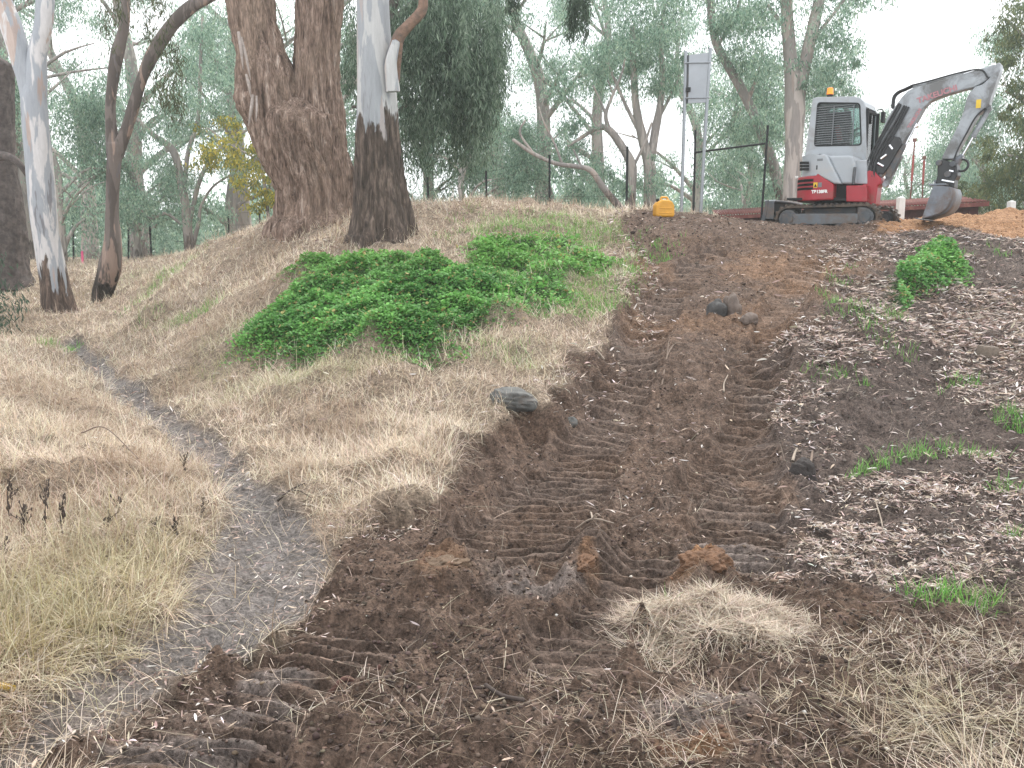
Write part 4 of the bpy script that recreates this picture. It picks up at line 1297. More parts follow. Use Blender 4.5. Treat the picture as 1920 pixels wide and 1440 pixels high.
# ------------------------------------------------------------------ the mini excavator
PHI = math.radians(-36)
FW = np.array([math.cos(PHI), math.sin(PHI), 0]); LF = np.array([-math.sin(PHI), math.cos(PHI), 0])
MO = at(1571, 434, 17.35)
EX = empty("mini_excavator", MO, PHI)
tag(EX, "white and red mini excavator with its boom raised at the top of the dirt ramp", "excavator")
CAMP = np.array([0, 0, EYE])


def E(px, py, yl=0.0):
    """machine coordinates (forward, up) of a point seen at (px, py) in the machine's upright plane yl to its left"""
    d = ray(px, py)
    t = (yl - (CAMP - MO) @ LF) / (d @ LF)
    p = CAMP + d * t - MO
    return np.array([p @ FW, p[2]])


def EE(pts, yl):
    return [tuple(E(px, py, yl)) for px, py in pts]


def bm_obj(name, bm, mat, parent, bev=0.0, smooth=False, seg=2):
    me = bpy.data.meshes.new(name)
    bmesh.ops.recalc_face_normals(bm, faces=bm.faces)
    bm.to_mesh(me); bm.free()
    if smooth:
        for p in me.polygons: p.use_smooth = True
    o = link_mesh(name, me, mat, parent)
    if bev > 0:
        md = o.modifiers.new("bevel", 'BEVEL')
        md.width = bev; md.segments = seg; md.limit_method = 'ANGLE'; md.angle_limit = math.radians(35)
        md.harden_normals = False
    return o


def bm_prism(bm, poly, y0, y1, holes=(), zfun=None):
    """upright outline (x, z) given thickness from y0 to y1"""
    loops = [poly] + list(holes)
    edges, vs = [], []
    for lp in loops:
        v = [bm.verts.new((x, y0, z)) for x, z in lp]
        vs += v
        edges += [bm.edges.new((v[i], v[(i + 1) % len(v)])) for i in range(len(v))]
    if holes:
        r = bmesh.ops.triangle_fill(bm, edges=edges, use_beauty=True)
        faces = [g for g in r["geom"] if isinstance(g, bmesh.types.BMFace)]
    else:
        faces = [bm.faces.new(vs)]
    r = bmesh.ops.extrude_face_region(bm, geom=faces)
    nv = [g for g in r["geom"] if isinstance(g, bmesh.types.BMVert)]
    for v in nv: v.co.y = y1


def bm_box(bm, c, s, rot=None):
    M = Matrix.Translation(Vector(c))
    if rot is not None: M = M @ rot
    bmesh.ops.create_cube(bm, size=1.0, matrix=M @ Matrix.Diagonal((*s, 1)))


def bm_cyl(bm, a, b, r, seg=16, r2=None):
    a, b = Vector(tuple(map(float, a))), Vector(tuple(map(float, b)))
    d = b - a
    M = Matrix.Translation((a + b) / 2) @ d.to_track_quat('Z', 'Y').to_matrix().to_4x4()
    bmesh.ops.create_cone(bm, cap_ends=True, segments=seg, radius1=r, radius2=r if r2 is None else r2, depth=d.length, matrix=M)


def bm_tube(bm, pts, r, seg=8):
    V, F = tube(pts, np.full(len(pts), r), seg, max(6, 6 * len(pts)))
    vs = [bm.verts.new(tuple(v)) for v in V]
    for f in F:
        ids = list(dict.fromkeys(int(i) for i in f))
        if len(ids) >= 3: bm.faces.new([vs[i] for i in ids])


def prism(name, poly, y0, y1, mat, parent=None, bev=.012, holes=(), seg=2):
    bm = bmesh.new(); bm_prism(bm, poly, y0, y1, holes)
    return bm_obj(name, bm, mat, parent if parent is not None else EX, bev, seg=seg)


def rnd_rect(p00, p10, p11, p01, r=.08, n=5):
    """rounded quadrilateral"""
    P = [Vector(p) for p in (p00, p10, p11, p01)]
    out = []
    for i in range(4):
        a, b, c = P[i - 1], P[i], P[(i + 1) % 4]
        u, w = (a - b).normalized() * r, (c - b).normalized() * r
        for k in range(n + 1):
            t = k / n
            out.append(tuple((b + u) * (1 - t) ** 2 + b * 2 * t * (1 - t) + (b + w) * t * t))
    return out


M_SILVER = plain("silver_grey_paint", (.36, .385, .41), .35, .0, .05, 3, (.40, .38, .36), .25)
M_CAB = plain("pale_cab_paint", (.36, .385, .41), .35, 0, .06, 3, (.25, .235, .22), .4)
M_RED = plain("red_paint", (.34, .014, .026), .35, 0, .10, 4, (.20, .07, .05), .25)
M_BLK = plain("black_rubber", (.018, .018, .019), .75, 0, .3, 8, (.12, .085, .06), .85, .3)
M_STEEL = plain("dark_grey_steel", (.085, .092, .10), .5, .3, .2, 6, (.16, .11, .08), .4, .2)
M_FRAME = plain("grey_frame_paint", (.13, .145, .16), .5, .1, .15, 5, (.13, .088, .06), .6)
M_HOSE = plain("black_hose", (.02, .02, .022), .45)
M_BUCKET = plain("worn_bucket_steel", (.16, .175, .20), .5, .3, .25, 5, (.13, .085, .06), .6, .3)
M_CHROME = plain("chrome_rod", (.75, .76, .78), .15, 1.0, .03)
M_MUDDY = plain("muddy_boom_paint", (.34, .365, .39), .4, 0, .10, 5, (.10, .095, .09), .75)
M_YELLOW = plain("yellow_sticker", (.70, .47, .03), .5)
M_WHITE = plain("white_sticker", (.78, .78, .76), .5, 0, .05)
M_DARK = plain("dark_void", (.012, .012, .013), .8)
M_LOUV = plain("grey_louvre_bar", (.17, .18, .19), .5)


def glass_mat(name, tint=(.55, .62, .62), alpha=.35):
    m = bpy.data.materials.new(name); m.use_nodes = True
    n = m.node_tree; n.nodes.clear()
    o = N(n, "ShaderNodeOutputMaterial"); t = N(n, "ShaderNodeBsdfTransparent"); g = N(n, "ShaderNodeBsdfGlossy"); mx = N(n, "ShaderNodeMixShader"); fr = N(n, "ShaderNodeFresnel")
    t.inputs["Color"].default_value = (*tint, 1); g.inputs["Roughness"].default_value = .03; fr.inputs["IOR"].default_value = 1.5
    n.links.new(fr.outputs[0], mx.inputs[0]); n.links.new(t.outputs[0], mx.inputs[1]); n.links.new(g.outputs[0], mx.inputs[2]); n.links.new(mx.outputs[0], o.inputs["Surface"])
    return m


M_GLASS = glass_mat("cab_glass", (.62, .70, .68))

# ---- tracks
YT = -.66
x0 = E(1453, 410, YT - .16)[0]; x1 = E(1646, 410, YT - .16)[0]
HT = .47


def loop_pts(x0, x1, h, n=14, drop=.06):
    r = h / 2
    out = []
    for k in range(n + 1):
        a = -math.pi / 2 + math.pi * k / n
        out.append((x1 - r + math.cos(a) * r, r + math.sin(a) * r))
    for k in range(n + 1):
        a = math.pi / 2 + math.pi * k / n
        out.append((x0 + r + math.cos(a) * r, r + math.sin(a) * r))
    return out


for sgn in (-1, 1):
    yc = YT * (1 if sgn < 0 else -1)
    out, inn = loop_pts(x0, x1, HT), [(x, z) for x, z in loop_pts(x0 + .045, x1 - .045, HT - .09)]
    inn = [(x, z + .045) for x, z in inn]
    bm = bmesh.new(); bm_prism(bm, out, yc - .15, yc + .15, [inn])
    # lugs round the belt
    P = [Vector((x, 0, z)) for x, z in out] + [Vector((out[0][0], 0, out[0][1]))]
    acc = 0.0; nxt = 0.0
    for i in range(len(P) - 1):
        d = P[i + 1] - P[i]; L = d.length
        while nxt <= acc + L and L > 1e-6:
            p = P[i] + d * ((nxt - acc) / L)
            ang = math.atan2(d.z, d.x)
            nrm = Vector((math.sin(ang), 0, -math.cos(ang)))
            q = p + nrm * .012
            for yo in (-.08, .08):
                bm_box(bm, (q.x + (.02 if yo > 0 else -.02) * math.cos(ang), yc + yo, q.z + (.02 if yo > 0 else -.02) * math.sin(ang)), (.045, .13, .03), Matrix.Rotation(-ang, 4, 'Y'))
            nxt += .105
        acc += L
    tr = bm_obj("track", bm, M_BLK, EX, .006)
    bm = bmesh.new()
    fp = [(x0 + .18, .12), (x1 - .36, .12), (x1 - .36, .30), (x0 + .12, .33)]
    bm_prism(bm, fp, yc - .13, yc + .13)
    bm_obj("track_frame", bm, M_FRAME, tr, .012)
    for nm, cx, r in (("drive_wheel", x1 - HT / 2, .155), ("idler_wheel", x0 + HT / 2, .17)):
        bm = bmesh.new()
        bm_cyl(bm, (cx, yc - .125, HT / 2), (cx, yc + .125, HT / 2), r, 28)
        bm_cyl(bm, (cx, yc - .145, HT / 2), (cx, yc + .145, HT / 2), r * .62, 24)
        for k in range(9):
            a = k * 2 * math.pi / 9
            bm_cyl(bm, (cx + math.cos(a) * r * .8, yc - .135, HT / 2 + math.sin(a) * r * .8), (cx + math.cos(a) * r * .8, yc + .135, HT / 2 + math.sin(a) * r * .8), .014, 6)
        bm_obj(nm, bm, M_STEEL, tr, .005)
    for k in range(3):
        cx = x0 + .48 + k * .36
        bm = bmesh.new(); bm_cyl(bm, (cx, yc - .12, .105), (cx, yc + .12, .105), .065, 16)
        bm_obj("track_roller", bm, M_STEEL, tr, .004)
# car body and slew ring
bm = bmesh.new(); bm_box(bm, ((x0 + x1) / 2, 0, .32), (1.0, 1.05, .24)); bm_box(bm, ((x0 + x1) / 2, 0, .47), (.85, .8, .1))
bm_obj("undercarriage", bm, M_STEEL, EX, .03)
bm = bmesh.new(); c = E(1568, 383, 0); bm_cyl(bm, (c[0], 0, .46), (c[0], 0, .60), .40, 36); bm_cyl(bm, (c[0], 0, .60), (c[0], 0, .66), .50, 36)
bm_obj("slew_ring", bm, M_DARK, EX, .01)
# dozer blade behind the tracks, with arms
b0 = E(1432, 412, -.82); b1 = E(1440, 376, -.82)
bm = bmesh.new()
bx = b0[0]
prof = [(bx - .06, b0[1] - .02), (bx - .02, b0[1] + .12), (bx + .0, b0[1] + .24), (bx + .02, b1[1]), (bx + .08, b1[1] + .01), (bx + .06, b0[1] + .22), (bx + .05, b0[1] + .12), (bx + .02, b0[1] - .02)]
bm_prism(bm, prof, -.83, .83)
for y in (-.80, .80): bm_box(bm, (bx + .10, y, b0[1] + .18), (.18, .03, .34))
bl = bm_obj("dozer_blade", bm, M_STEEL, EX, .008)
for y in (-.40, .40):
    bm = bmesh.new(); bm_box(bm, (bx + .38, y, .27), (.75, .10, .12)); bm_obj("blade_arm", bm, M_STEEL, bl, .01)
bm = bmesh.new(); bm_box(bm, (bx + .10, 0, b1[1] - .005), (.22, 1.6, .03)); bm_obj("blade_rim", bm, M_SILVER, bl, .006)

# ---- upper body: counterweight wraps round the back
def smooth_loop(pts, n=4):
    return pts


YS = -.74
red_side = EE([(1487,333),(1489,329),(1533,329),(1563,345),(1562,371),(1557,376),(1500,377),(1489,373),(1486,362)], YS)
zlo, zhi = red_side[6][1], red_side[2][1]
xr = red_side[0][0]; xe = red_side[3][0]
# plan outline of the body: round tail
def plan_tail(x_front, x_tail, hw, n=18):
    """from right front round the tail to left front (x, y)"""
    pts = [(x_front, -hw)]
    R = .55
    for k in range(n + 1):
        a = math.pi / 2 * k / n
        pts.append((x_tail + R - math.sin(a) * R, -hw + R - math.cos(a) * R) if False else (x_tail + .42 * (1 - math.sin(a)), -hw + .42 * (1 - math.cos(a))))
    for k in range(n + 1):
        a = math.pi / 2 * k / n
        pts.append((x_tail + .42 * (1 - math.cos(a)), hw - .42 * (1 - math.sin(a))))
    pts.append((x_front, hw))
    return pts


def plan_prism(name, plan, z0, z1, mat, parent, bev=.03, topcut=None):
    bm = bmesh.new()
    vs = [bm.verts.new((x, y, z0)) for x, y in plan]
    f = bm.faces.new(vs)
    r = bmesh.ops.extrude_face_region(bm, geom=[f])
    for g in r["geom"]:
        if isinstance(g, bmesh.types.BMVert):
            g.co.z = z1 if topcut is None else topcut(g.co.x, g.co.y)
    return bm_obj(name, bm, mat, parent, bev, seg=3)


xs0 = red_side[2][0]; ys_ = red_side[3]
def cw_top(x, y):
    if y < -.2 and x > xs0: return zhi + (ys_[1] - zhi) * (x - xs0) / (xe - xs0)
    return zhi


tail = plan_tail(xe, xr - .03, .74)
tail.insert(1, (xs0, -.74))
CW = plan_prism("counterweight", tail, zlo, zhi, M_RED, EX, .03, cw_top)
# dark slots in the counterweight's corner
for k, (py0, py1) in enumerate([(337,341),(345,348.5),(352.5,356)]):
    a, b_ = E(1488.5, py0, YS), E(1508, py1, YS)
    bm = bmesh.new()
    pl = plan_tail(b_[0], xr - .034, .744)[:14]
    lo = [bm.verts.new((x, y, b_[1])) for x, y in pl]; hi = [bm.verts.new((x, y, a[1])) for x, y in pl]
    for i in range(len(pl) - 1): bm.faces.new([lo[i], lo[i + 1], hi[i + 1], hi[i]])
    r = bmesh.ops.solidify(bm, geom=bm.faces[:], thickness=.006)
    bm_obj("vent_slot", bm, M_DARK, CW)


def sticker(name, px0, py0, px1, py1, yl, mat, parent, t=.004):
    a, b_ = E(px0, py1, yl), E(px1, py0, yl)
    bm = bmesh.new(); bm_box(bm, ((a[0] + b_[0]) / 2, yl - t / 2, (a[1] + b_[1]) / 2), (abs(b_[0] - a[0]), t, abs(b_[1] - a[1])))
    return bm_obj(name, bm, mat, parent)


def lettering(text, px, py, size, yl, mat, parent, rot=0.0):
    c = bpy.data.curves.new("lettering", 'FONT')
    c.body = text; c.size = size; c.extrude = .002; c.align_x = 'CENTER'; c.align_y = 'CENTER'
    c.offset = .004
    t_ = bpy.data.objects.new("lettering_curve", c); COL.objects.link(t_)
    me = bpy.data.meshes.new_from_object(t_.evaluated_get(bpy.context.evaluated_depsgraph_get()))
    bpy.data.objects.remove(t_)
    o = link_mesh("lettering", me, mat, parent)
    p = E(px, py, yl)
    o.location = (p[0], yl - .004, p[1]); o.rotation_euler = (math.pi / 2, -rot, 0)
    return o


st = sticker("warning_sticker", 1525, 342, 1533, 352, YS, M_YELLOW, CW)
bm = bmesh.new(); q = E(1529, 350.5, YS); bm_prism(bm, [(q[0] - .028, q[1]), (q[0] + .028, q[1]), (q[0], q[1] + .055)], YS - .007, YS - .005); bm_obj("warning_mark", bm, M_DARK, st)
sticker("grey_sticker", 1534, 342, 1541, 351, YS, M_LOUV, CW)
lettering("TB138FR", 1536.5, 359.5, .078, YS, M_WHITE, CW)
lettering("TB", 1494, 332.5, .05, YS + .005, M_WHITE, CW)

# engine covers (silver) above and beside
cov = EE([(1494,329),(1497,296),(1502,290),(1529,289),(1548,289),(1576,345),(1563,345),(1533,329)], YS)
zc = cov[3][1]
tl2 = plan_tail(cov[4][0], xr + .05, .72)
plan_prism("rear_cover", plan_tail(E(1529, 300, YS)[0], xr + .04, .735), zhi + .003, zc, M_SILVER, EX, .05)
EC = prism("engine_cover", EE([(1529.5,289),(1549,289),(1577,345),(1563.5,344.5),(1533.5,328.5),(1529.5,328.5)], YS), YS, -.05, M_SILVER, EX, .03, seg=3)
EC2 = prism("side_cover", EE([(1551,292),(1590,291),(1600,293),(1604,310),(1604,345),(1577.5,345)], -.66), -.66, -.05, M_SILVER, EX, .04, seg=3)
EC3 = prism("tank_cover", EE([(1604.5,300),(1625,300),(1626,345),(1604.5,345)], -.55), -.55, .1, M_CAB, EX, .02)
g = bmesh.new()
for r_ in range(3):
    for c_ in range(6):
        a = E(1498.5 + c_ * 3.1, 303 + r_ * 6, YS); b_ = E(1500.9 + c_ * 3.1, 307.6 + r_ * 6, YS)
        bm_box(g, ((a[0] + b_[0]) / 2 + .0, YS + (.06 if c_ == 0 else .02 if c_ == 1 else .006) , (a[1] + b_[1]) / 2), (abs(b_[0] - a[0]), .02 if c_ > 1 else .06, abs(a[1] - b_[1])))
bm_obj("grille", g, M_DARK, bpy.data.objects["rear_cover"])
sticker("latch", 1530.5, 310, 1533, 318, YS, M_DARK, EC); sticker("emblem", 1532, 297, 1543, 302, YS, M_LOUV, EC)
bm = bmesh.new(); a, b_ = E(1600, 345, -.70), E(1603, 314, -.70)
bm_tube(bm, [(a[0], -.70, a[1]), ((a[0] + b_[0]) / 2, -.71, (a[1] + b_[1]) / 2), (b_[0], -.70, b_[1])], .028, 10); bm_obj("exhaust_pipe", bm, M_STEEL, EX)
# floor deck, dark gap, red tool box
prism("deck", EE([(1497,378),(1497,374),(1626,374),(1626,380)], 0), -.68, .72, M_DARK, EX, .01)
prism("toolbox", EE([(1586,348),(1625,347),(1625,379),(1586,378)], -.70), -.70, -.2, M_RED, EX, .02)
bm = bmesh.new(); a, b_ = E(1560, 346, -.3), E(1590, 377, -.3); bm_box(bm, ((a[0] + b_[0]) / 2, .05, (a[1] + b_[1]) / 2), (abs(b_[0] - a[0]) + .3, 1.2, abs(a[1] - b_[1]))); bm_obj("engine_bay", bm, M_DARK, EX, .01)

# ---- cab
YR, YL = -.12, .70
outl = EE([(1523,190),(1525,184),(1532,182),(1600,180.5),(1612,183),(1619,190),(1623,200),(1624.5,287),(1622,347),(1560,347),(1508,294),(1510,286)], YR)
hole = rnd_rect(*EE([(1526.5,274),(1615.5,272),(1612.5,193),(1533,192)], YR), r=.07)
CB = prism("cab", outl, YR, YR + .05, M_CAB, EX, .012, [hole], seg=3)
prism("side_wall", outl, YL, YL - .05, M_CAB, CB, .012, [hole], seg=3)
roof = EE([(1523,190),(1525,184),(1532,182),(1600,180.5),(1612,183),(1619,190),(1623,200),(1617,200),(1611,190),(1600,187),(1533,188),(1528,193)], YR)
prism("roof", roof, YR + .048, YL - .048, M_CAB, CB, .004)
rear = EE([(1523.5,192),(1509,293),(1512.5,293),(1527,192)], YR)
bm = bmesh.new()
A, B = np.array(rear[0]), np.array(rear[1])
def back_slab(bm, t0, t1, y0, y1):
    p, q = A + (B - A) * t0, A + (B - A) * t1
    bm_prism(bm, [tuple(p), tuple(q), (q[0] + .04, q[1]), (p[0] + .04, p[1])], y0, y1)
back_slab(bm, .72, 1.0, YR + .049, YL - .049); back_slab(bm, 0, .10, YR + .049, YL - .049); back_slab(bm, .10, .72, YR + .049, YR + .12); back_slab(bm, .10, .72, YL - .12, YL - .049)
bm_obj("rear_wall", bm, M_CAB, CB)
fr0, fr1 = E(1623.5, 203, YR), E(1624.5, 345, YR)
bm = bmesh.new()
for y in (YR + .055, YL - .03): bm_box(bm, ((fr0[0] + fr1[0]) / 2 - .02, y, (fr0[1] + fr1[1]) / 2), (.05, .06, fr0[1] - fr1[1]))
bm_box(bm, (fr0[0] - .02, (YR + YL) / 2, fr0[1] - .02), (.05, YL - YR - .12, .05))
bm_obj("front_pillar", bm, M_DARK, CB, .006)
bm = bmesh.new(); bm_box(bm, (fr0[0] - .015, (YR + YL) / 2, (fr0[1] + fr1[1]) / 2), (.008, YL - YR - .16, fr0[1] - fr1[1] - .08)); bm_obj("windscreen", bm, M_GLASS, CB)
h2 = [(x, z) for x, z in hole]
prism("side_window", rnd_rect(*EE([(1526,275),(1616,273),(1613,192.5),(1532.5,191.5)], YR), r=.07), YR + .022, YR + .030, M_GLASS, CB, 0)
prism("door_window", rnd_rect(*EE([(1526,275),(1616,273),(1613,192.5),(1532.5,191.5)], YR), r=.07), YL - .030, YL - .022, M_GLASS, CB, 0)
bm = bmesh.new()
bm_prism(bm, rnd_rect(*EE([(1526,275),(1616,273),(1613,192.5),(1532.5,191.5)], YR), r=.07), YR - .006, YR + .02, [rnd_rect(*EE([(1528.2,272.2),(1613.4,270.5),(1610.7,194.6),(1534.7,194)], YR), r=.06)])
bm_obj("window_seal", bm, M_DARK, CB)
# louvred guard over the side window
bm = bmesh.new(); yg = YR - .012
for k in range(17):
    py = 199.0 + k * 4.35
    f = (py - 192) / 80
    a, b_ = E(1533 - 5.6 * f, py, yg), E(1600.5 + 0.0 * f, py - .3, yg)
    bm_box(bm, ((a[0] + b_[0]) / 2, yg, (a[1] + b_[1]) / 2), (b_[0] - a[0], .012, .011))
a, b_ = E(1564.5, 198, yg - .012), E(1559.5, 271, yg - .012)
bm_cyl(bm, (a[0], yg - .014, a[1]), (b_[0], yg - .014, b_[1]), .010, 8)
a, b_ = E(1601.5, 196, yg), E(1598.5, 272, yg)
bm_cyl(bm, (a[0], yg, a[1]), (b_[0], yg, b_[1]), .010, 8)
bm_obj("window_guard", bm, M_LOUV, CB)
# seat and controls inside, a red fire bottle
bm = bmesh.new(); s0 = E(1562, 290, .25)
bm_box(bm, (s0[0] - .02, .28, s0[1] + .02), (.5, .5, .16)); bm_box(bm, (s0[0] - .27, .28, s0[1] + .40), (.14, .5, .75), Matrix.Rotation(math.radians(-8), 4, 'Y')); bm_box(bm, (s0[0] + .05, -.0, s0[1] + .12), (.5, .1, .18))
bm_box(bm, (s0[0] - .30, .28, s0[1] + .55), (.05, .72, .85)); bm_box(bm, (s0[0] - .05, .60, s0[1] + .35), (.50, .02, 1.0))  # dark backing panels added so the cab interior reads as shaded
bm_obj("seat_and_dark_backing", bm, M_DARK, CB, .03)
bm = bmesh.new(); q = E(1572, 250, .0); bm_box(bm, (q[0], .02, q[1]), (.09, .07, .30), Matrix.Rotation(math.radians(-14), 4, 'Y')); bm_obj("harness", bm, M_RED, CB, .01)
# beacon
bm = bmesh.new(); q = E(1556, 181, .1)
bm_cyl(bm, (q[0], .1, q[1] - .03), (q[0], .1, q[1] + .04), .055, 20)
BC = bm_obj("beacon", bm, M_DARK, CB, .004)
m_amb, n_, b_s = new_mat("amber_lens"); b_s.inputs["Base Color"].default_value = (.85, .22, .015, 1); b_s.inputs["Roughness"].default_value = .2
b_s.inputs["Emission Color"].default_value = (1.0, .25, .02, 1); b_s.inputs["Emission Strength"].default_value = .35
bm = bmesh.new(); bm_cyl(bm, (q[0], .1, q[1] + .035), (q[0], .1, q[1] + .16), .062, 20, .052); bm_obj("beacon_lens", bm, m_amb, BC, .012)
# mirror
bm = bmesh.new(); q = E(1654, 215, YL - .1); p = E(1647, 206, YL - .05)
bm_tube(bm, [(fr0[0], YL - .03, p[1]), (q[0] - .02, YL - .02, p[1]), (q[0], YL - .02, q[1])], .012, 6)
bm_box(bm, (q[0], YL - .02, q[1] - .04), (.06, .13, .2)); bm_obj("mirror", bm, M_DARK, CB, .01)

# ---- swing post, boom, arm
YBm = -.36
prism("swing_post", EE([(1621,348),(1625,326),(1634,320),(1645,323),(1656,336),(1657,345),(1650,350),(1648,366),(1645,385),(1622,384)], YBm), YBm - .17, YBm + .17, M_RED, EX, .025, seg=3)
BO = EE([(1636,326),(1637,312),(1650,262),(1666,222),(1683,197),(1694,182),(1704,172),(1715,166),(1740,160),(1797,143),(1841,130),(1866,122),(1873,127),(1868,140),(1850,153),(1829,165),(1808,170),(1783,177),(1758,186),(1745,192),(1734,204),(1722,226),(1712,243),(1690,276),(1668,318),(1654,332),(1642,335)], YBm)
BOOM = prism("boom", BO, YBm - .105, YBm + .105, M_MUDDY, EX, .02, seg=2)
# red name along the boom's side
p, q = E(1722, 190, YBm), E(1800, 163, YBm)
lettering("TAKEUCHI", 1757, 177, .135, YBm - .108, plain("faded_red_letters", (.42, .19, .21), .5), BOOM, math.atan2(q[1] - p[1], q[0] - p[0]))
lettering("TAKEUCHI", 1715, 222, .075, YBm - .108, plain("faded_red_letters_small", (.42, .20, .22), .5), BOOM, math.radians(60))


def ram(name, a, b_, split, r, yl, parent, rodr=.022, matb=M_MUDDY, flip=False):
    """hydraulic ram between two machine points: barrel and bright rod"""
    a, b_ = np.array([a[0], yl, a[1]]), np.array([b_[0], yl, b_[1]])
    m = a + (b_ - a) * split
    bm = bmesh.new()
    bm_cyl(bm, a, m, r, 18); bm_cyl(bm, m - (b_ - a) * .03, m, r * 1.15, 18)
    bm_cyl(bm, a + np.array([0, -r * 1.2, 0]), a + np.array([0, r * 1.2, 0]), r * .9, 14)
    o = bm_obj(name, bm, matb, parent, .004)
    bm = bmesh.new(); bm_cyl(bm, m, b_, rodr, 14); bm_cyl(bm, b_ + np.array([0, -r, 0]), b_ + np.array([0, r, 0]), r * .8, 14)
    bm_obj("ram_rod", bm, M_CHROME, o)
    return o


# boom ram in front of the boom, black guard plates round it
ram("boom_ram", E(1661, 346, YBm), E(1716, 235, YBm), .50, .058, YBm, BOOM)
bm = bmesh.new()
bm_prism(bm, EE([(1662,332),(1666,318),(1693,272),(1700,268),(1701,276),(1672,335)], YBm), YBm - .115, YBm - .07)
bm_obj("ram_guard", bm, M_STEEL, BOOM, .008)
# dirty black hose gear on the lower boom
bm = bmesh.new()
for k, (dx, dy, y_) in enumerate([(0, 0, -.13), (5, 2, -.14), (10, 3, -.15), (-4, -2, -.12), (3, 1, .13), (15, 5, -.13)]):
    pts = [(1631,330),(1630,312),(1640,285),(1656,256),(1672,228),(1690,196)]
    V3_ = []
    for px, py in pts:
        q = E(px + dx + random.uniform(-1, 1), py + dy, YBm + y_); V3_.append((q[0], YBm + y_ - random.uniform(0, .02), q[1]))
    bm_tube(bm, V3_, .018, 8)
bm_obj("hose_bundle", bm, M_HOSE, BOOM)
bm = bmesh.new()
bm_prism(bm, EE([(1640,322),(1648,290),(1660,262),(1672,254),(1688,258),(1693,270),(1684,284),(1668,312),(1656,328)], YBm - .11), YBm - .15, YBm - .109)
bm_obj("valve_cover", bm, M_HOSE, BOOM, .015)
for (a0, a1) in [((1652,298),(1663,290)),((1646,306),(1657,312)),((1668,272),(1674,280))]:
    bm = bmesh.new()
    p0, p1 = E(*a0, YBm - .15), E(*a1, YBm - .15); bm_cyl(bm, (p0[0], YBm - .16, p0[1]), (p1[0], YBm - .16, p1[1]), .022, 10)
    bm_obj("hose_fitting", bm, M_CHROME, BOOM)
bm = bmesh.new()
for y_ in (-.06, .0, .06):
    V3_ = [(*E(px, py, YBm),) for px, py in [(1674,206),(1676,186),(1684,176),(1697,170),(1712,163)]]
    bm_tube(bm, [(x, YBm + y_, z + .02) for x, z in V3_], .018, 8)
    V3_ = [(*E(px, py, YBm),) for px, py in [(1712,163),(1745,155),(1800,140),(1840,134),(1855,150)]]
    bm_tube(bm, [(x, YBm + y_ * 2.0, z + .012) for x, z in V3_], .014, 8)
bm_obj("hose_loop", bm, M_HOSE, BOOM)
# arm ram on the boom's back
ram("arm_ram", E(1718, 163, YBm), E(1864, 124, YBm), .62, .055, YBm, BOOM)

AR = EE([(1868,124),(1874,119),(1879,121),(1878,134),(1871,154),(1865,170),(1860,186),(1857,197),(1848,206),(1836,216),(1822,240),(1808,265),(1797,286),(1793,299),(1776,300),(1768,300),(1770,293),(1786,262),(1799,236),(1809,211),(1814,190),(1820,176),(1830,165),(1845,160),(1858,148)], YBm)
ARM = prism("arm", AR, YBm - .135, YBm + .135, M_MUDDY, EX, .02)
sticker("yellow_sticker", 1829.5, 186, 1840, 203, YBm - .135, M_YELLOW, ARM)
st_y = bpy.data.objects["yellow_sticker"]
ram("bucket_ram", E(1855, 203, YBm), E(1802, 296, YBm), .58, .045, YBm, ARM)
bm = bmesh.new()
for y_ in (-.16, -.145):
    V3_ = [(*E(px, py, YBm),) for px, py in [(1850,205),(1832,222),(1815,252),(1800,280),(1790,305)]]
    bm_tube(bm, [(x, YBm + y_, z) for x, z in V3_], .013, 8)
bm_obj("arm_hose", bm, M_HOSE, ARM)
# bucket link, tilting hitch, ring, bucket
LK = prism("bucket_link", EE([(1794,297),(1804,289),(1808,293),(1803,300),(1796,312),(1789,310)], YBm), YBm - .12, YBm + .12, M_BUCKET, EX, .01)
HI = prism("hitch", EE([(1761,306),(1768,300),(1779,302),(1786,308),(1797,306),(1799,330),(1794,338),(1792,354),(1783,352),(1757,345),(1761,330)], YBm), YBm - .17, YBm + .17, M_HOSE, EX, .02)
bm = bmesh.new()
for (px, py, r) in [(1764, 307, .05), (1790, 309, .05), (1781, 328, .055)]:
    q = E(px, py, YBm); bm_cyl(bm, (q[0], YBm - .21, q[1]), (q[0], YBm + .21, q[1]), r, 16)
bm_obj("hitch_pin", bm, M_STEEL, HI, .006)
for (a0, a1) in [((1766,338),(1789,342)), ((1780,320),(1788,322))]:
    bm = bmesh.new()
    p0, p1 = E(*a0, YBm - .18), E(*a1, YBm - .18); bm_cyl(bm, (p0[0], YBm - .185, p0[1]), (p1[0], YBm - .185, p1[1]), .02, 10)
    bm_obj("tilt_ram", bm, M_CHROME, HI)
bm = bmesh.new(); q = E(1804, 310, YBm)
bm_tube(bm, [(q[0] + .10 * math.cos(a), YBm - .02, q[1] + .10 * math.sin(a)) for a in np.linspace(2.9, -3.0, 14)], .020, 8)
bm_obj("lifting_eye", bm, M_HOSE, HI)

YK0, YK1 = YBm - .50, YBm + .50
bp = [(1750,348),(1781,350),(1784,360),(1782,374),(1776,388),(1762,400),(1728,410)]
out = EE(bp, YK0)
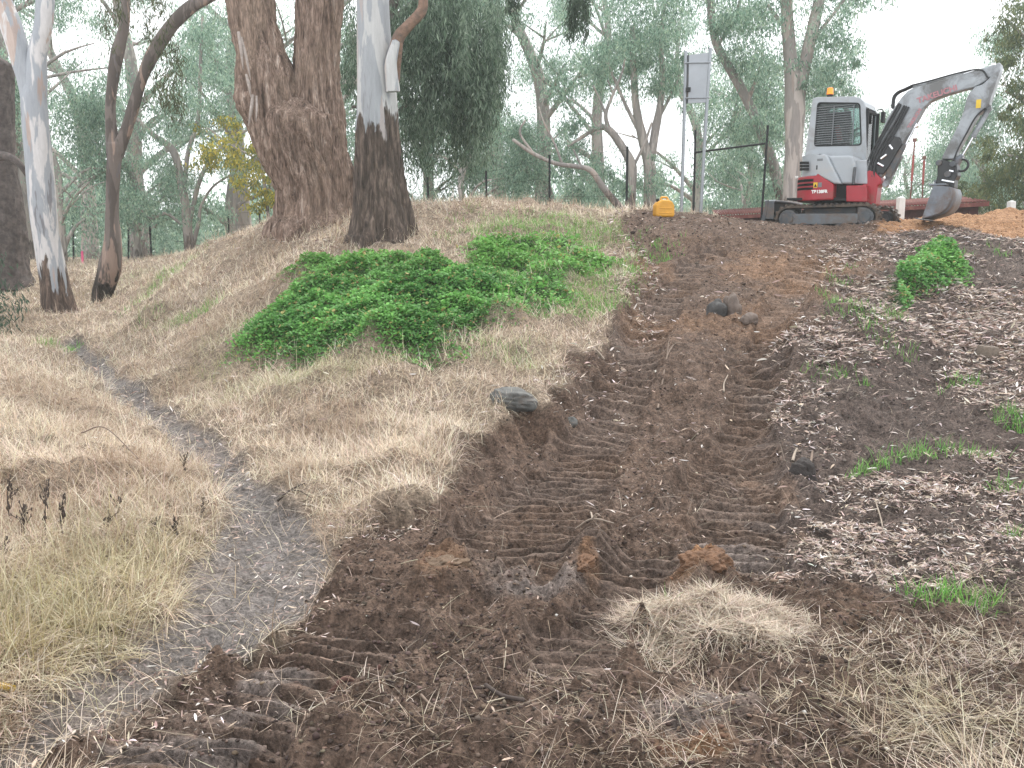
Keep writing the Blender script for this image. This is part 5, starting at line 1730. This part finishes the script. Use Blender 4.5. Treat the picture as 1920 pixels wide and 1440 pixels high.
# curved shell between the side plates
sh = catmull(np.array([[x, 0, z] for x, z in out[1:]]), 22)
bm = bmesh.new()
ra = [bm.verts.new((p[0], YK0 + .021, p[2])) for p in sh]; rb = [bm.verts.new((p[0], YK1 - .021, p[2])) for p in sh]
for i in range(len(sh) - 1): bm.faces.new([ra[i], ra[i + 1], rb[i + 1], rb[i]])
bmesh.ops.recalc_face_normals(bm, faces=bm.faces[:])
bmesh.ops.solidify(bm, geom=bm.faces[:], thickness=.018)
BK = bm_obj("bucket", bm, M_BUCKET, EX, smooth=True)
for y0_, y1_ in ((YK0, YK0 + .02), (YK1 - .02, YK1)):
    prism("side_plate", out, y0_, y1_, M_BUCKET, BK, .004)
bm = bmesh.new(); e_ = out[-1]; bm_box(bm, (e_[0] - .04, (YK0 + YK1) / 2, e_[1] - .005), (.16, YK1 - YK0, .018), Matrix.Rotation(math.radians(12), 4, 'Y')); bm_obj("cutting_edge", bm, M_STEEL, BK, .003)
bm = bmesh.new(); a = E(1752, 346, YBm); b_ = E(1782, 352, YBm); bm_box(bm, ((a[0] + b_[0]) / 2, YBm, (a[1] + b_[1]) / 2), (abs(b_[0] - a[0]), .96, .03)); bm_box(bm, ((a[0] + b_[0]) / 2, YBm, (a[1] + b_[1]) / 2 + .05), (.22, .30, .10)); bm_obj("bucket_bracket", bm, M_BUCKET, BK, .006)
# ------------------------------------------------------------------ things on and round the mound
M_POST = plain("black_steel_post", (.016, .017, .018), .7, .2, .3, 10)
M_GALV = plain("galvanised_steel", (.30, .32, .34), .45, .5, .12, 5)


def wpost(px, ptop, pbot, Y):
    a, b = at(px if not isinstance(px, tuple) else px[0], pbot, Y), at(px if not isinstance(px, tuple) else px[1], ptop, Y)
    return a, b


def fence(label, posts, strands, extra=.35, r=.022):
    a0 = wpost(posts[0][0], posts[0][1], posts[0][2], posts[0][3])[0]
    e = empty("wire_fence", a0)
    tag(e, label, "fence")
    tops = []
    o_ = Vector(tuple(a0))
    for px, pt, pb, Y in posts:
        a, b = wpost(px, pt, pb, Y)
        bm = bmesh.new()
        d = Vector(tuple(b - a)); a2 = Vector(tuple(a)) - d.normalized() * extra
        # star picket: three flanges
        M = Matrix.Translation((a2 + Vector(tuple(b))) / 2 - o_) @ d.to_track_quat('Z', 'Y').to_matrix().to_4x4()
        for k in range(3):
            R_ = Matrix.Rotation(k * 2.0944, 4, 'Z')
            bmesh.ops.create_cube(bm, size=1.0, matrix=M @ R_ @ Matrix.Translation((0, r * .8, 0)) @ Matrix.Diagonal((.010, r * 1.7, (Vector(tuple(b)) - a2).length, 1)))
        bm_obj("post", bm, M_POST, e)
        tops.append((a, b))
    for f in strands:
        bm = bmesh.new()
        pts = [Vector(tuple(a + (b - a) * f)) - o_ for a, b in tops]
        for p, q in zip(pts[:-1], pts[1:]): bm_cyl(bm, p, q, .0035, 5)
        bm_obj("wire", bm, M_POST, e)
    return e


fence("black star-picket fence along the flat grass at the left, behind the thin gum", [((138,137),408,486,33),((241,241),398,488,33),((284,279),390,480,33),((348,346),404,480,33),((430,428),397,470,33),((487,487),393,470,33)], (.35, .65, .95))
fence("black star-picket fence behind the right half of the grassy mound", [((804,801),332,400,27),((912,911),320,400,26),((1030,1030),290,402,25),((1174,1176),275,408,24)], (.3, .62, .95))
# tall gate frame
pa, pb = wpost((1300, 1304), 244, 412, 20), wpost((1428, 1440), 235, 405, 19)
e = empty("gate_frame", pa[0]); tag(e, "tall black gate frame of two posts and a cross rail behind the road sign", "gate")
for a, b in (pa, pb):
    bm = bmesh.new(); d = (b - a); bm_cyl(bm, a - d * .15 - pa[0], b - pa[0], .024, 12); bm_obj("post", bm, M_POST, e)
bm = bmesh.new(); bm_cyl(bm, at(1303, 286, 19.98) - pa[0], at(1435, 269, 19.02) - pa[0], .022, 12); bm_obj("rail", bm, M_POST, e)

# ---- road sign seen from behind
YSg = 18.6
s0 = at(1277, 405, YSg)
sg = empty("road_sign", s0); tag(sg, "grey back of a tall road sign on two galvanised poles at the ramp's head", "sign")
for pts in ([(1277, 415, 0), (1282, 250, 0), (1286, 96, 0)], [(1313, 415, -.1), (1322, 250, -.1), (1332, 90, -.1)]):
    bm = bmesh.new(); P = [at(px, py, YSg + dy) - s0 for px, py, dy in pts]
    bm_tube(bm, P, .034, 12); bm_obj("pole", bm, M_GALV, sg)
c = [at(1290, 194, YSg - .05) - s0, at(1326, 192, YSg - .12) - s0, at(1334, 98, YSg - .12) - s0, at(1292, 103, YSg - .05) - s0]
bm = bmesh.new(); vs = [bm.verts.new(tuple(p)) for p in c]; f = bm.faces.new(vs)
r = bmesh.ops.extrude_face_region(bm, geom=[f])
for g_ in r["geom"]:
    if isinstance(g_, bmesh.types.BMVert): g_.co.y += .02
pn = bm_obj("sign_panel", bm, plain("sign_back_aluminium", (.33, .35, .375), .5, .25, .08, 3), sg, .004)
c = [at(1282, 196, YSg + .02) - s0, at(1290, 194, YSg - .05) - s0, at(1292, 103, YSg - .05) - s0, at(1284, 104, YSg + .02) - s0]
bm = bmesh.new(); f = bm.faces.new([bm.verts.new(tuple(p)) for p in c]); r = bmesh.ops.extrude_face_region(bm, geom=[f])
for g_ in r["geom"]:
    if isinstance(g_, bmesh.types.BMVert): g_.co.y += .02
bm_obj("folded_edge", bm, M_STEEL, pn)
for py in (118, 184):
    bm = bmesh.new(); p = at(1284, py, YSg - .05) - s0; q = at(1333, py - 1, YSg - .14) - s0
    bm_cyl(bm, p, q, .013, 8); bm_obj("clamp", bm, M_GALV, sg)
bm = bmesh.new(); p = at(1291, 168, YSg - .06) - s0; bm_box(bm, tuple(p), (.08, .05, .09)); bm_obj("bracket", bm, M_DARK, sg, .01)

# ---- yellow jerry can
q = at(1244, 405, 15.9); zg = gz(q[0], q[1]); jb = np.array([q[0], q[1], max(zg - .02, q[2] - .02)])
jc = empty("jerry_can", jb, .2); tag(jc, "yellow plastic jerry can standing on the mound left of the road sign", "jerry can")
m_y = plain("yellow_plastic", (.62, .30, .025), .45, 0, .12, 6, (.35, .2, .05), .25)
bm = bmesh.new(); bm_prism(bm, [(-.165, 0), (.165, 0), (.175, .05), (.17, .20), (.13, .27), (.06, .30), (-.06, .30), (-.14, .26), (-.172, .20), (-.175, .05)], -.10, .10)
bm_obj("body", bm, m_y, jc, .035, seg=3)
bm = bmesh.new(); bm_tube(bm, [(-.06, 0, .28), (-.05, 0, .335), (.0, 0, .345), (.06, 0, .335), (.085, 0, .28)], .018, 10); bm_obj("handle", bm, m_y, jc, smooth=True)
bm = bmesh.new(); bm_cyl(bm, (-.10, 0, .26), (-.125, 0, .315), .03, 14); bm_obj("cap", bm, M_DARK, jc, .004)
for z_ in (.07, .15):
    bm = bmesh.new(); bm_box(bm, (0, -.101, z_), (.24, .012, .02)); bm_obj("moulded_rib", bm, m_y, jc, .005)

# ---- low shed of rusty corrugated iron beyond the excavator
m_rust = plain("rusty_corrugated_iron", (.16, .052, .045), .85, .1, .35, 5, (.30, .16, .11), .35)
m_rustd = plain("dark_rusty_wall", (.085, .035, .032), .9, 0, .35, 6)
YSh = 24.0
o_ = at(1600, 405, YSh); o_[2] = 1.9
sh_ = empty("iron_shed", o_); tag(sh_, "long low shed with a rusty red corrugated iron roof behind the excavator", "shed")


def corr_sheet(p00, p10, p11, p01, waves, amp, name, mat, parent, org_):
    n = waves * 6
    t = np.linspace(0, 1, n + 1)[:, None]
    A_ = np.array(p00) * (1 - t) + np.array(p10) * t; B_ = np.array(p01) * (1 - t) + np.array(p11) * t
    nr = np.cross(np.array(p10) - np.array(p00), np.array(p01) - np.array(p00)); nr = nr / np.linalg.norm(nr)
    w_ = np.sin(t * waves * 2 * np.pi) * amp
    V = np.concatenate([A_ + nr * w_, B_ + nr * w_]) - org_
    i = np.arange(n)
    F = np.stack([i, i + 1, i + 1 + n + 1, i + n + 1], -1)
    o = link_mesh(name, np_mesh(name, V, F), mat, parent)
    md = o.modifiers.new("thick", 'SOLIDIFY'); md.thickness = .004
    return o


a, b = at(1340, 402, YSh + 1.5), at(1856, 377, YSh - 1.5)
zt = max(a[2], b[2]); a[2] = at(1340, 404, YSh + 1.5)[2]
corr_sheet(a, b, b + np.array([.4, 2.2, .25]), a + np.array([.4, 2.2, .25]), 96, .018, "roof", m_rust, sh_, o_)
bm = bmesh.new()
a2, b2 = at(1360, 409, YSh + 1.75) , at(1835, 386, YSh - 1.15)
vs = [Vector(tuple(v - o_)) for v in (a2, b2, np.array([b2[0], b2[1], 1.2]), np.array([a2[0], a2[1], 1.2]))]
f = bm.faces.new([bm.verts.new(v) for v in vs]); r = bmesh.ops.extrude_face_region(bm, geom=[f])
for g_ in r["geom"]:
    if isinstance(g_, bmesh.types.BMVert): g_.co.y += .06
bm_obj("wall", bm, m_rustd, sh_)
bm = bmesh.new(); d = Vector(tuple(b - a)); pa_ = Vector(tuple(a - o_)) + Vector((0, .02, -.07)); pb_ = Vector(tuple(b - o_)) + Vector((0, .02, -.07))
M = Matrix.Translation((pa_ + pb_) / 2) @ d.to_track_quat('X', 'Z').to_matrix().to_4x4()
bmesh.ops.create_cube(bm, size=1, matrix=M @ Matrix.Diagonal((d.length, .04, .10, 1))); bm_obj("fascia", bm, m_rust, sh_)

# ---- white marker blocks
m_wh = plain("white_painted_concrete", (.70, .70, .68), .8, 0, .08, 7, (.45, .42, .38), .3, .2)
for (px, pt, pb_, Y, lab) in [(1687, 371, 410, 20.5, "square white post in front of the rusty shed, close beside the excavator's track"), (1894, 378, 412, 21.5, "square white post standing alone right of the excavator's bucket")]:
    b = at(px, pb_, Y); h = at(px, pt, Y)[2] - b[2]
    bm = bmesh.new(); bm_box(bm, (0, 0, h / 2 - .25), (.145, .145, h + .5)); bmesh.ops.create_cone(bm, cap_ends=True, segments=4, radius1=.10, radius2=.02, depth=.03, matrix=Matrix.Translation((0, 0, h + .015)) @ Matrix.Rotation(math.pi / 4, 4, 'Z'))
    o = bm_obj("marker_post", bm, m_wh, None, .012); o.location = Vector(tuple(b)); o.rotation_euler = (0, 0, .12)
    tag(o, lab, "post", "white marker posts")
# ---- rusty poles
m_pole = plain("rusty_pole", (.22, .11, .09), .8, .1, .3, 6)
m_red2 = plain("faded_red_paint", (.36, .09, .08), .6)
for (pb_, pt_, Y, r0, r1, lab) in [((1707, 372), (1715, 264), 26, .3, .75, "taller of two thin rust-red poles seen under the excavator's boom"), ((1729, 372), (1733, 297), 27, .35, .95, "shorter of two thin rust-red poles seen under the excavator's boom")]:
    a, b = at(*pb_, Y), at(*pt_, Y)
    e = empty("pole", a); tag(e, lab, "pole", "rust-red poles")
    bm = bmesh.new(); d = b - a; bm_cyl(bm, -d * .5, d, .022, 10); bm_obj("shaft", bm, m_pole, e)
    bm = bmesh.new(); bm_cyl(bm, d * r0, d * r1, .032, 10); bm_obj("red_sleeve", bm, m_red2, e)
    bm = bmesh.new(); bm_box(bm, tuple(d + np.array([0, 0, .02])), (.10, .06, .10)); bm_obj("pole_cap", bm, m_pole, e, .01)


# ---- stones, stump, clods: lumps
def lump(name, label, cat, px, py, size, seed, mat, sink=.3, sub=4, rough=.25, rot=0.0, block=0.0, group=None, fr=1.6):
    v, f = ico(sub)
    if block:
        s = np.abs(v).max(1, keepdims=True)
        v = v * (1 - block) + (v / s) * block * .8
    def tri(k, s, o):
        return (fbm(v[:, 0] * k + s, v[:, 1] * k + s, seed + o, 3) + fbm(v[:, 1] * k + 9 + s, v[:, 2] * k, seed + o + 1, 3) + fbm(v[:, 2] * k + 5, v[:, 0] * k + s, seed + o + 2, 3)) / 2
    nz = tri(fr, seed, 0) + .22 * tri(fr * 3.0, seed + 3, 10)
    v = v * (1 + rough * nz)[:, None] * np.array(size) * .5
    p = on_ground(px, py)
    o = link_mesh(name, np_mesh(name, v, f), mat)
    o.location = Vector((p[0], p[1], p[2] + size[2] * (.5 - sink))); o.rotation_euler = (random.uniform(-.1, .1), random.uniform(-.15, .15), rot)
    tag(o, label, cat, group)
    return o


m_rock = plain("grey_lichen_rock", (.12, .12, .113), .9, 0, .5, 9, (.10, .075, .06), .35, .7)
m_rockd = plain('dark_grey_stone', (.075, .072, .070), .9, 0, .35, 9, (.06, .045, .038), .4, .7)
m_stone = plain("brown_stone", (.16, .125, .105), .9, 0, .3, 9, (.08, .055, .04), .4, .6)
m_clodD = plain("dark_soil_clod", (.045, .038, .035), .95, 0, .3, 20, None, 0, .8)
m_clay = plain("orange_clay", (.17, .092, .052), .95, 0, .35, 18, (.09, .055, .038), .4, .9)
m_wood = plain("weathered_stump_wood", (.17, .135, .105), .9, 0, .3, 14, (.09, .07, .05), .4, .6)
lump("rock", "grey flat-topped rock jutting from the grassy bank at the edge of the dirt ramp", "rock", 962, 788, (.40, .32, .18), 3, m_rock, .45, 5, .22, .3, .35)
lump("stone", "tall pale brown stone standing up in the upper part of the dirt ramp", "stone", 1375, 572, (.22, .24, .42), 5, m_stone, .38, 4, .28, .2, .1)
lump("stone", "dark broad stone leaning against the tall pale stone in the ramp", "stone", 1346, 572, (.24, .24, .30), 8, m_rockd, .42, 4, .28, .8, .1)
lump("stone", "small rounded brown stone below the two upright stones in the ramp", "stone", 1405, 592, (.20, .2, .16), 9, m_stone, .35, 4, .2, .1, .2)
lump("soil_clod", "dark upright clod of soil at the right edge of the tracked ramp", "clod", 1507, 918, (.13, .16, .20), 11, m_clodD, .3, 4, .3, .5, .3)
lump("soil_clod", "grey clod lying at the ramp's left edge above the tread marks", "clod", 1072, 775, (.10, .08, .10), 13, m_rock, .35, 3, .3)
lump("clay_lump", "big crumbly orange clay lump beside the pale sod of dry grass", "clay", 1322, 1100, (.24, .20, .14), 15, m_clay, .68, 6, .26, -.3, .1, fr=2.6)
lump("clay_lump", "narrow orange clay lump crushed between the two left rows of tread marks", "clay", 1098, 1088, (.08, .20, .08), 17, m_clay, .65, 5, .30, -.4, .1, fr=2.6)
lump("clay_lump", "yellowish clay ridge beside the darkest tread strip near the picture's middle", "clay", 838, 1105, (.18, .26, .10), 18, plain("yellow_brown_clay", (.15, .10, .065), .95, 0, .25, 14, (.09, .06, .04), .5, .9), .66, 5, .30, -.5, .1, fr=2.6)
st_ = lump("tree_stump", "small square-cut stump among the pale leaf litter on the right bank", "stump", 1850, 672, (.20, .18, .24), 19, m_wood, .3, 4, .07, .5, .75)

# ---- fallen sticks one can tell apart
def stick(name, label, pts, r0, r1, mat, lift=.012, cat="stick", group=None, twigs=()):
    P = [on_ground(*p) for p in pts]
    P = [p + np.array([0, 0, lift + r0]) for p in P]
    parts = [tube(P, np.linspace(r0, r1, len(P)), 8, 8 * len(P), smooth_bark(len(label), .15))]
    for i, q, r in twigs:
        e_ = on_ground(*q) + np.array([0, 0, lift + .03])
        parts.append(tube([P[i], (P[i] + e_) / 2 + np.array([0, 0, .02]), e_], [r, r * .8, r * .4], 6, 10))
    V, F = join(parts)
    o = link_mesh(name, np_mesh(name, V - P[0], fix(F)), mat, None, P[0])
    return tag(o, label, cat, group)


m_st = plain("grey_brown_stick", (.17, .125, .095), .9, 0, .3, 20)
m_stp = plain("pale_stick", (.30, .245, .195), .9, 0, .2, 20)
m_std = plain("dark_stick", (.06, .045, .038), .9, 0, .3, 20)
stick("fallen_stick", "long thin forked stick lying up the middle of the dirt ramp", [(1234,742),(1242,700),(1250,668),(1263,650),(1278,643)], .010, .005, m_st, twigs=[(2, (1255, 640), .006)])
stick("fallen_stick", "short bent stick right of the long forked stick in the ramp", [(1358,720),(1358,708),(1365,696)], .008, .005, m_stp)
stick("fallen_stick", "pale stick on the dirt just beside the straw bank's edge", [(1104,666),(1118,674),(1133,682)], .012, .008, m_stp)
stick("curved_root", "thin curved root arching out of the bank near the grey rock", [(1024,762),(1024,745),(1038,735),(1058,730)], .008, .005, m_st, .02, "root")
stick("bark_slab", "reddish slab of bark lying on the dark soil in the lower middle", [(612,1282),(650,1276),(690,1268),(712,1262)], .014, .008, plain("reddish_bark", (.11, .055, .042), .9, 0, .3, 16), .002, "bark")
stick("fallen_stick", "long dark curved twig lying on the soil below the reddish bark slab", [(600,1362),(660,1345),(705,1330),(742,1316)], .007, .003, m_std)
stick("fallen_stick", "dark forked twig standing out beside the bark slab", [(727,1278),(735,1262),(743,1248)], .006, .004, m_std)
stick("fallen_stick", "pale stick bedded in the tangle of straw near the bottom edge", [(790,1325),(806,1338),(828,1356)], .006, .004, m_st)
stick("fallen_stick", "long dark stick half buried left of the straw mats at the bottom", [(910,1316),(942,1330),(982,1340)], .007, .008, m_std)
stick("fallen_stick", "fallen forked twig lying in the pale straw right of the path", [(565,805),(598,822),(625,850)], .009, .005, m_st)
stick("fallen_stick", "twig at the right edge of the path where the straw meets the dirt", [(520,952),(545,951),(573,950)], .007, .004, m_std, twigs=[(1, (585, 962), .004)])
stick("fallen_stick", "pale forked stick sticking up on the ridge between the tread strips", [(1080,1008),(1110,1022),(1150,1022)], .006, .004, m_stp, .04, twigs=[(1, (1105, 1005), .006), (1, (1125, 1030), .005)])
stick("fallen_stick", "dark twig lying across the top of the left grass beside the footpath", [(130,660),(142,665),(155,668)], .012, .008, m_std)
stick("fallen_stick", "thin brown stalk arching over the left tussock", [(160,903),(205,918),(265,948)], .005, .003, m_st, .22)
stick("fallen_stick", "grey splinter of wood at the right edge of the tracked ramp", [(1486,870),(1490,858),(1494,850)], .012, .006, m_stp)
stick("fallen_stick", "upright grey splinter above the dark clod at the ramp's edge", [(1518,880),(1521,866),(1523,855)], .012, .009, m_st)
stick("fallen_stick", "long pale bark strip in the leaf litter below the right grass tufts", [(1640,950),(1655,985),(1640,1005),(1625,1030)], .005, .003, m_stp)
stick("yellow_peg", "yellow peg lying in the straw at the lower left edge", [(-20,1320),(5,1323),(30,1325)], .012, .010, plain("yellow_peg_paint", (.62, .42, .05), .5), .01, "peg")

# ---- dried dark weed stalks in the left grass
def weed(label, px, pytop, pybase, seed, sc=1.0):
    r = random.Random(seed)
    b = on_ground(px, pybase); t = at(px + r.uniform(-4, 4), pytop, b[1])
    h = t[2] - b[2]
    e = empty("dried_weed", b); tag(e, label, "weed", "dark dried weeds in the left grass")
    P = [np.array([0, 0, 0.]), np.array([r.uniform(-.02, .02), 0, h * .5]), np.array([t[0] - b[0], 0, h])]
    s_ = tube(P, [.004, .003, .0015], 6, 14)
    link_mesh("stem", np_mesh("stem", s_[0], fix(s_[1])), m_std, e)
    parts = []
    for k in range(r.randint(16, 26)):
        f = r.uniform(.35, .98); q = P[0] * (1 - f) ** 2 + P[1] * 2 * f * (1 - f) + P[2] * f * f
        v, fc = ico(1)
        v = v * np.array([r.uniform(.003, .006), r.uniform(.003, .006), r.uniform(.006, .016)]) * (1.3 - .4 * f)
        parts.append((v + q + np.array([r.uniform(-.012, .012), r.uniform(-.012, .012), 0]), np.concatenate([fc, fc[:, 2:]], 1)))
    for k in range(4):
        f = r.uniform(.3, .8); q = P[2] * f; d = np.array([r.uniform(-.05, .05), r.uniform(-.03, .03), r.uniform(.01, .06)])
        V_, F_ = tube([q, q + d], [.002, .001], 5, 4); parts.append((V_, F_))
        v, fc = ico(1); parts.append((v * np.array([.004, .004, .010]) + q + d, np.concatenate([fc, fc[:, 2:]], 1)))
    V_, F_ = join(parts)
    link_mesh("seed_heads", np_mesh("seed_heads", V_, fix(F_)), m_std, e)
    return e


for k, (px, pt, pb_, lab) in enumerate([(22, 890, 985, "dark weed stalk nearest the left edge with a bare upper stem"), (42, 945, 1000, "short thick dark weed just right of the leftmost stalk"), (85, 900, 1010, "tall dark weed with the bushiest seed heads in the left grass"),
        (50, 945, 1010, "dark weed stalk leaning among three others at the left"), (118, 925, 1005, "dark weed with a black knobbly spike right of the bushy one"), (204, 965, 1010, "small two-headed dark weed in the middle of the left tussock"),
        (220, 930, 980, "dark weed with drooping heads near the arching stalk"), (292, 975, 1015, "single club-headed dark weed at the tussock's right part"), (328, 965, 1030, "thin dark weed beside the path's left edge"), (382, 945, 985, "faint brown weed rooted right at the path's left edge"),
        (348, 850, 915, "tall bare dark stalk at the tussock's upper right corner beside the path"), (10, 1005, 1060, "dark green weed stump at the picture's left edge")]):
    weed(lab, px, pt, pb_, 700 + k)

# ---- small survey pegs on the far grass
for (px, pt, pb_, Y, col, lab, nm) in [(478, 430, 452, 26, (.75, .16, .03), "tiny orange survey peg on the grassy crest left of the huge trunk", "orange_peg"), (155, 473, 486, 30, (.80, .10, .25), "tiny pink survey peg on the flat grass behind the white gum", "pink_peg")]:
    a, b = at(px, pb_, Y), at(px, pt, Y)
    bm = bmesh.new(); bm_box(bm, (0, 0, (b[2] - a[2]) / 2 - .1), (.06, .06, b[2] - a[2] + .2)); bm_cyl(bm, (0, 0, b[2] - a[2]), (0, 0, b[2] - a[2] + .05), .05, 8, .01)
    o = bm_obj(nm, bm, plain(nm + "_paint", col, .6), None, .008); o.location = Vector(tuple(a)); tag(o, lab, "peg")

# ---- sod of pale hay on the dug soil
sx, sy = ground_at(1335, 1185)
n = 11000
a_ = rng.uniform(0, 6.28, n); r_ = np.sqrt(rng.random(n)); q_ = 1 + .30 * fbm(np.cos(a_) * 2.2 + 4, np.sin(a_) * 2.2, 803, 3)
x = sx + r_ * q_ * np.cos(a_) * .40; y = sy + r_ * q_ * np.sin(a_) * .25
hz = (.02 + .06 * np.maximum(0, fbm(x * 5, y * 5, 805, 2))) * (1 - r_ ** 2) * (.7 + .6 * vnoise(x * 6, y * 6, 801))
P = np.stack([x, y, samp(GZ, x, y) + hz * rng.random(n) ** .5], -1)
pal = pick([(.62,.53,.43),(.55,.46,.37),(.70,.62,.51),(.40,.32,.25),(.28,.21,.16)], n)
out_az = rng.uniform(0, 6.28, n)
V, Q, C = blades(P, rng.uniform(.05, .15, n), rng.uniform(.0016, .0032, n), out_az, rng.normal(1.4, .2, n), rng.normal(.35, .35, n), pal, prof=(1, .9, .75, .5, 0))
o = link_mesh("hay_sod", np_mesh("hay_sod", V - np.array([sx, sy, gz(sx, sy)]), Q, True, {"tint": C}), MAT_STRAW, None, (sx, sy, gz(sx, sy)))
tag(o, "pale matted sod of dead grass lying on the dug soil below the orange clay", "grass sod")

# ------------------------------------------------------------------ air
HAZE = True
if HAZE:
    me = bpy.data.meshes.new("haze"); bm = bmesh.new()
    bmesh.ops.create_cube(bm, size=1.0); bm.to_mesh(me); bm.free()
    hz_o = bpy.data.objects.new("haze", me); COL.objects.link(hz_o)
    hz_o.scale = (300, 164, 34); hz_o.location = (0, 76, 14.5)
    m = bpy.data.materials.new("haze_air"); m.use_nodes = True
    n_ = m.node_tree; n_.nodes.clear()
    oo = N(n_, "ShaderNodeOutputMaterial"); vv = N(n_, "ShaderNodeVolumePrincipled")
    vv.inputs["Color"].default_value = (.88, .96, .97, 1); vv.inputs["Density"].default_value = .0014; vv.inputs["Anisotropy"].default_value = .2
    n_.links.new(vv.outputs[0], oo.inputs["Volume"])
    me.materials.append(m)
    tag(hz_o, kind="stuff")
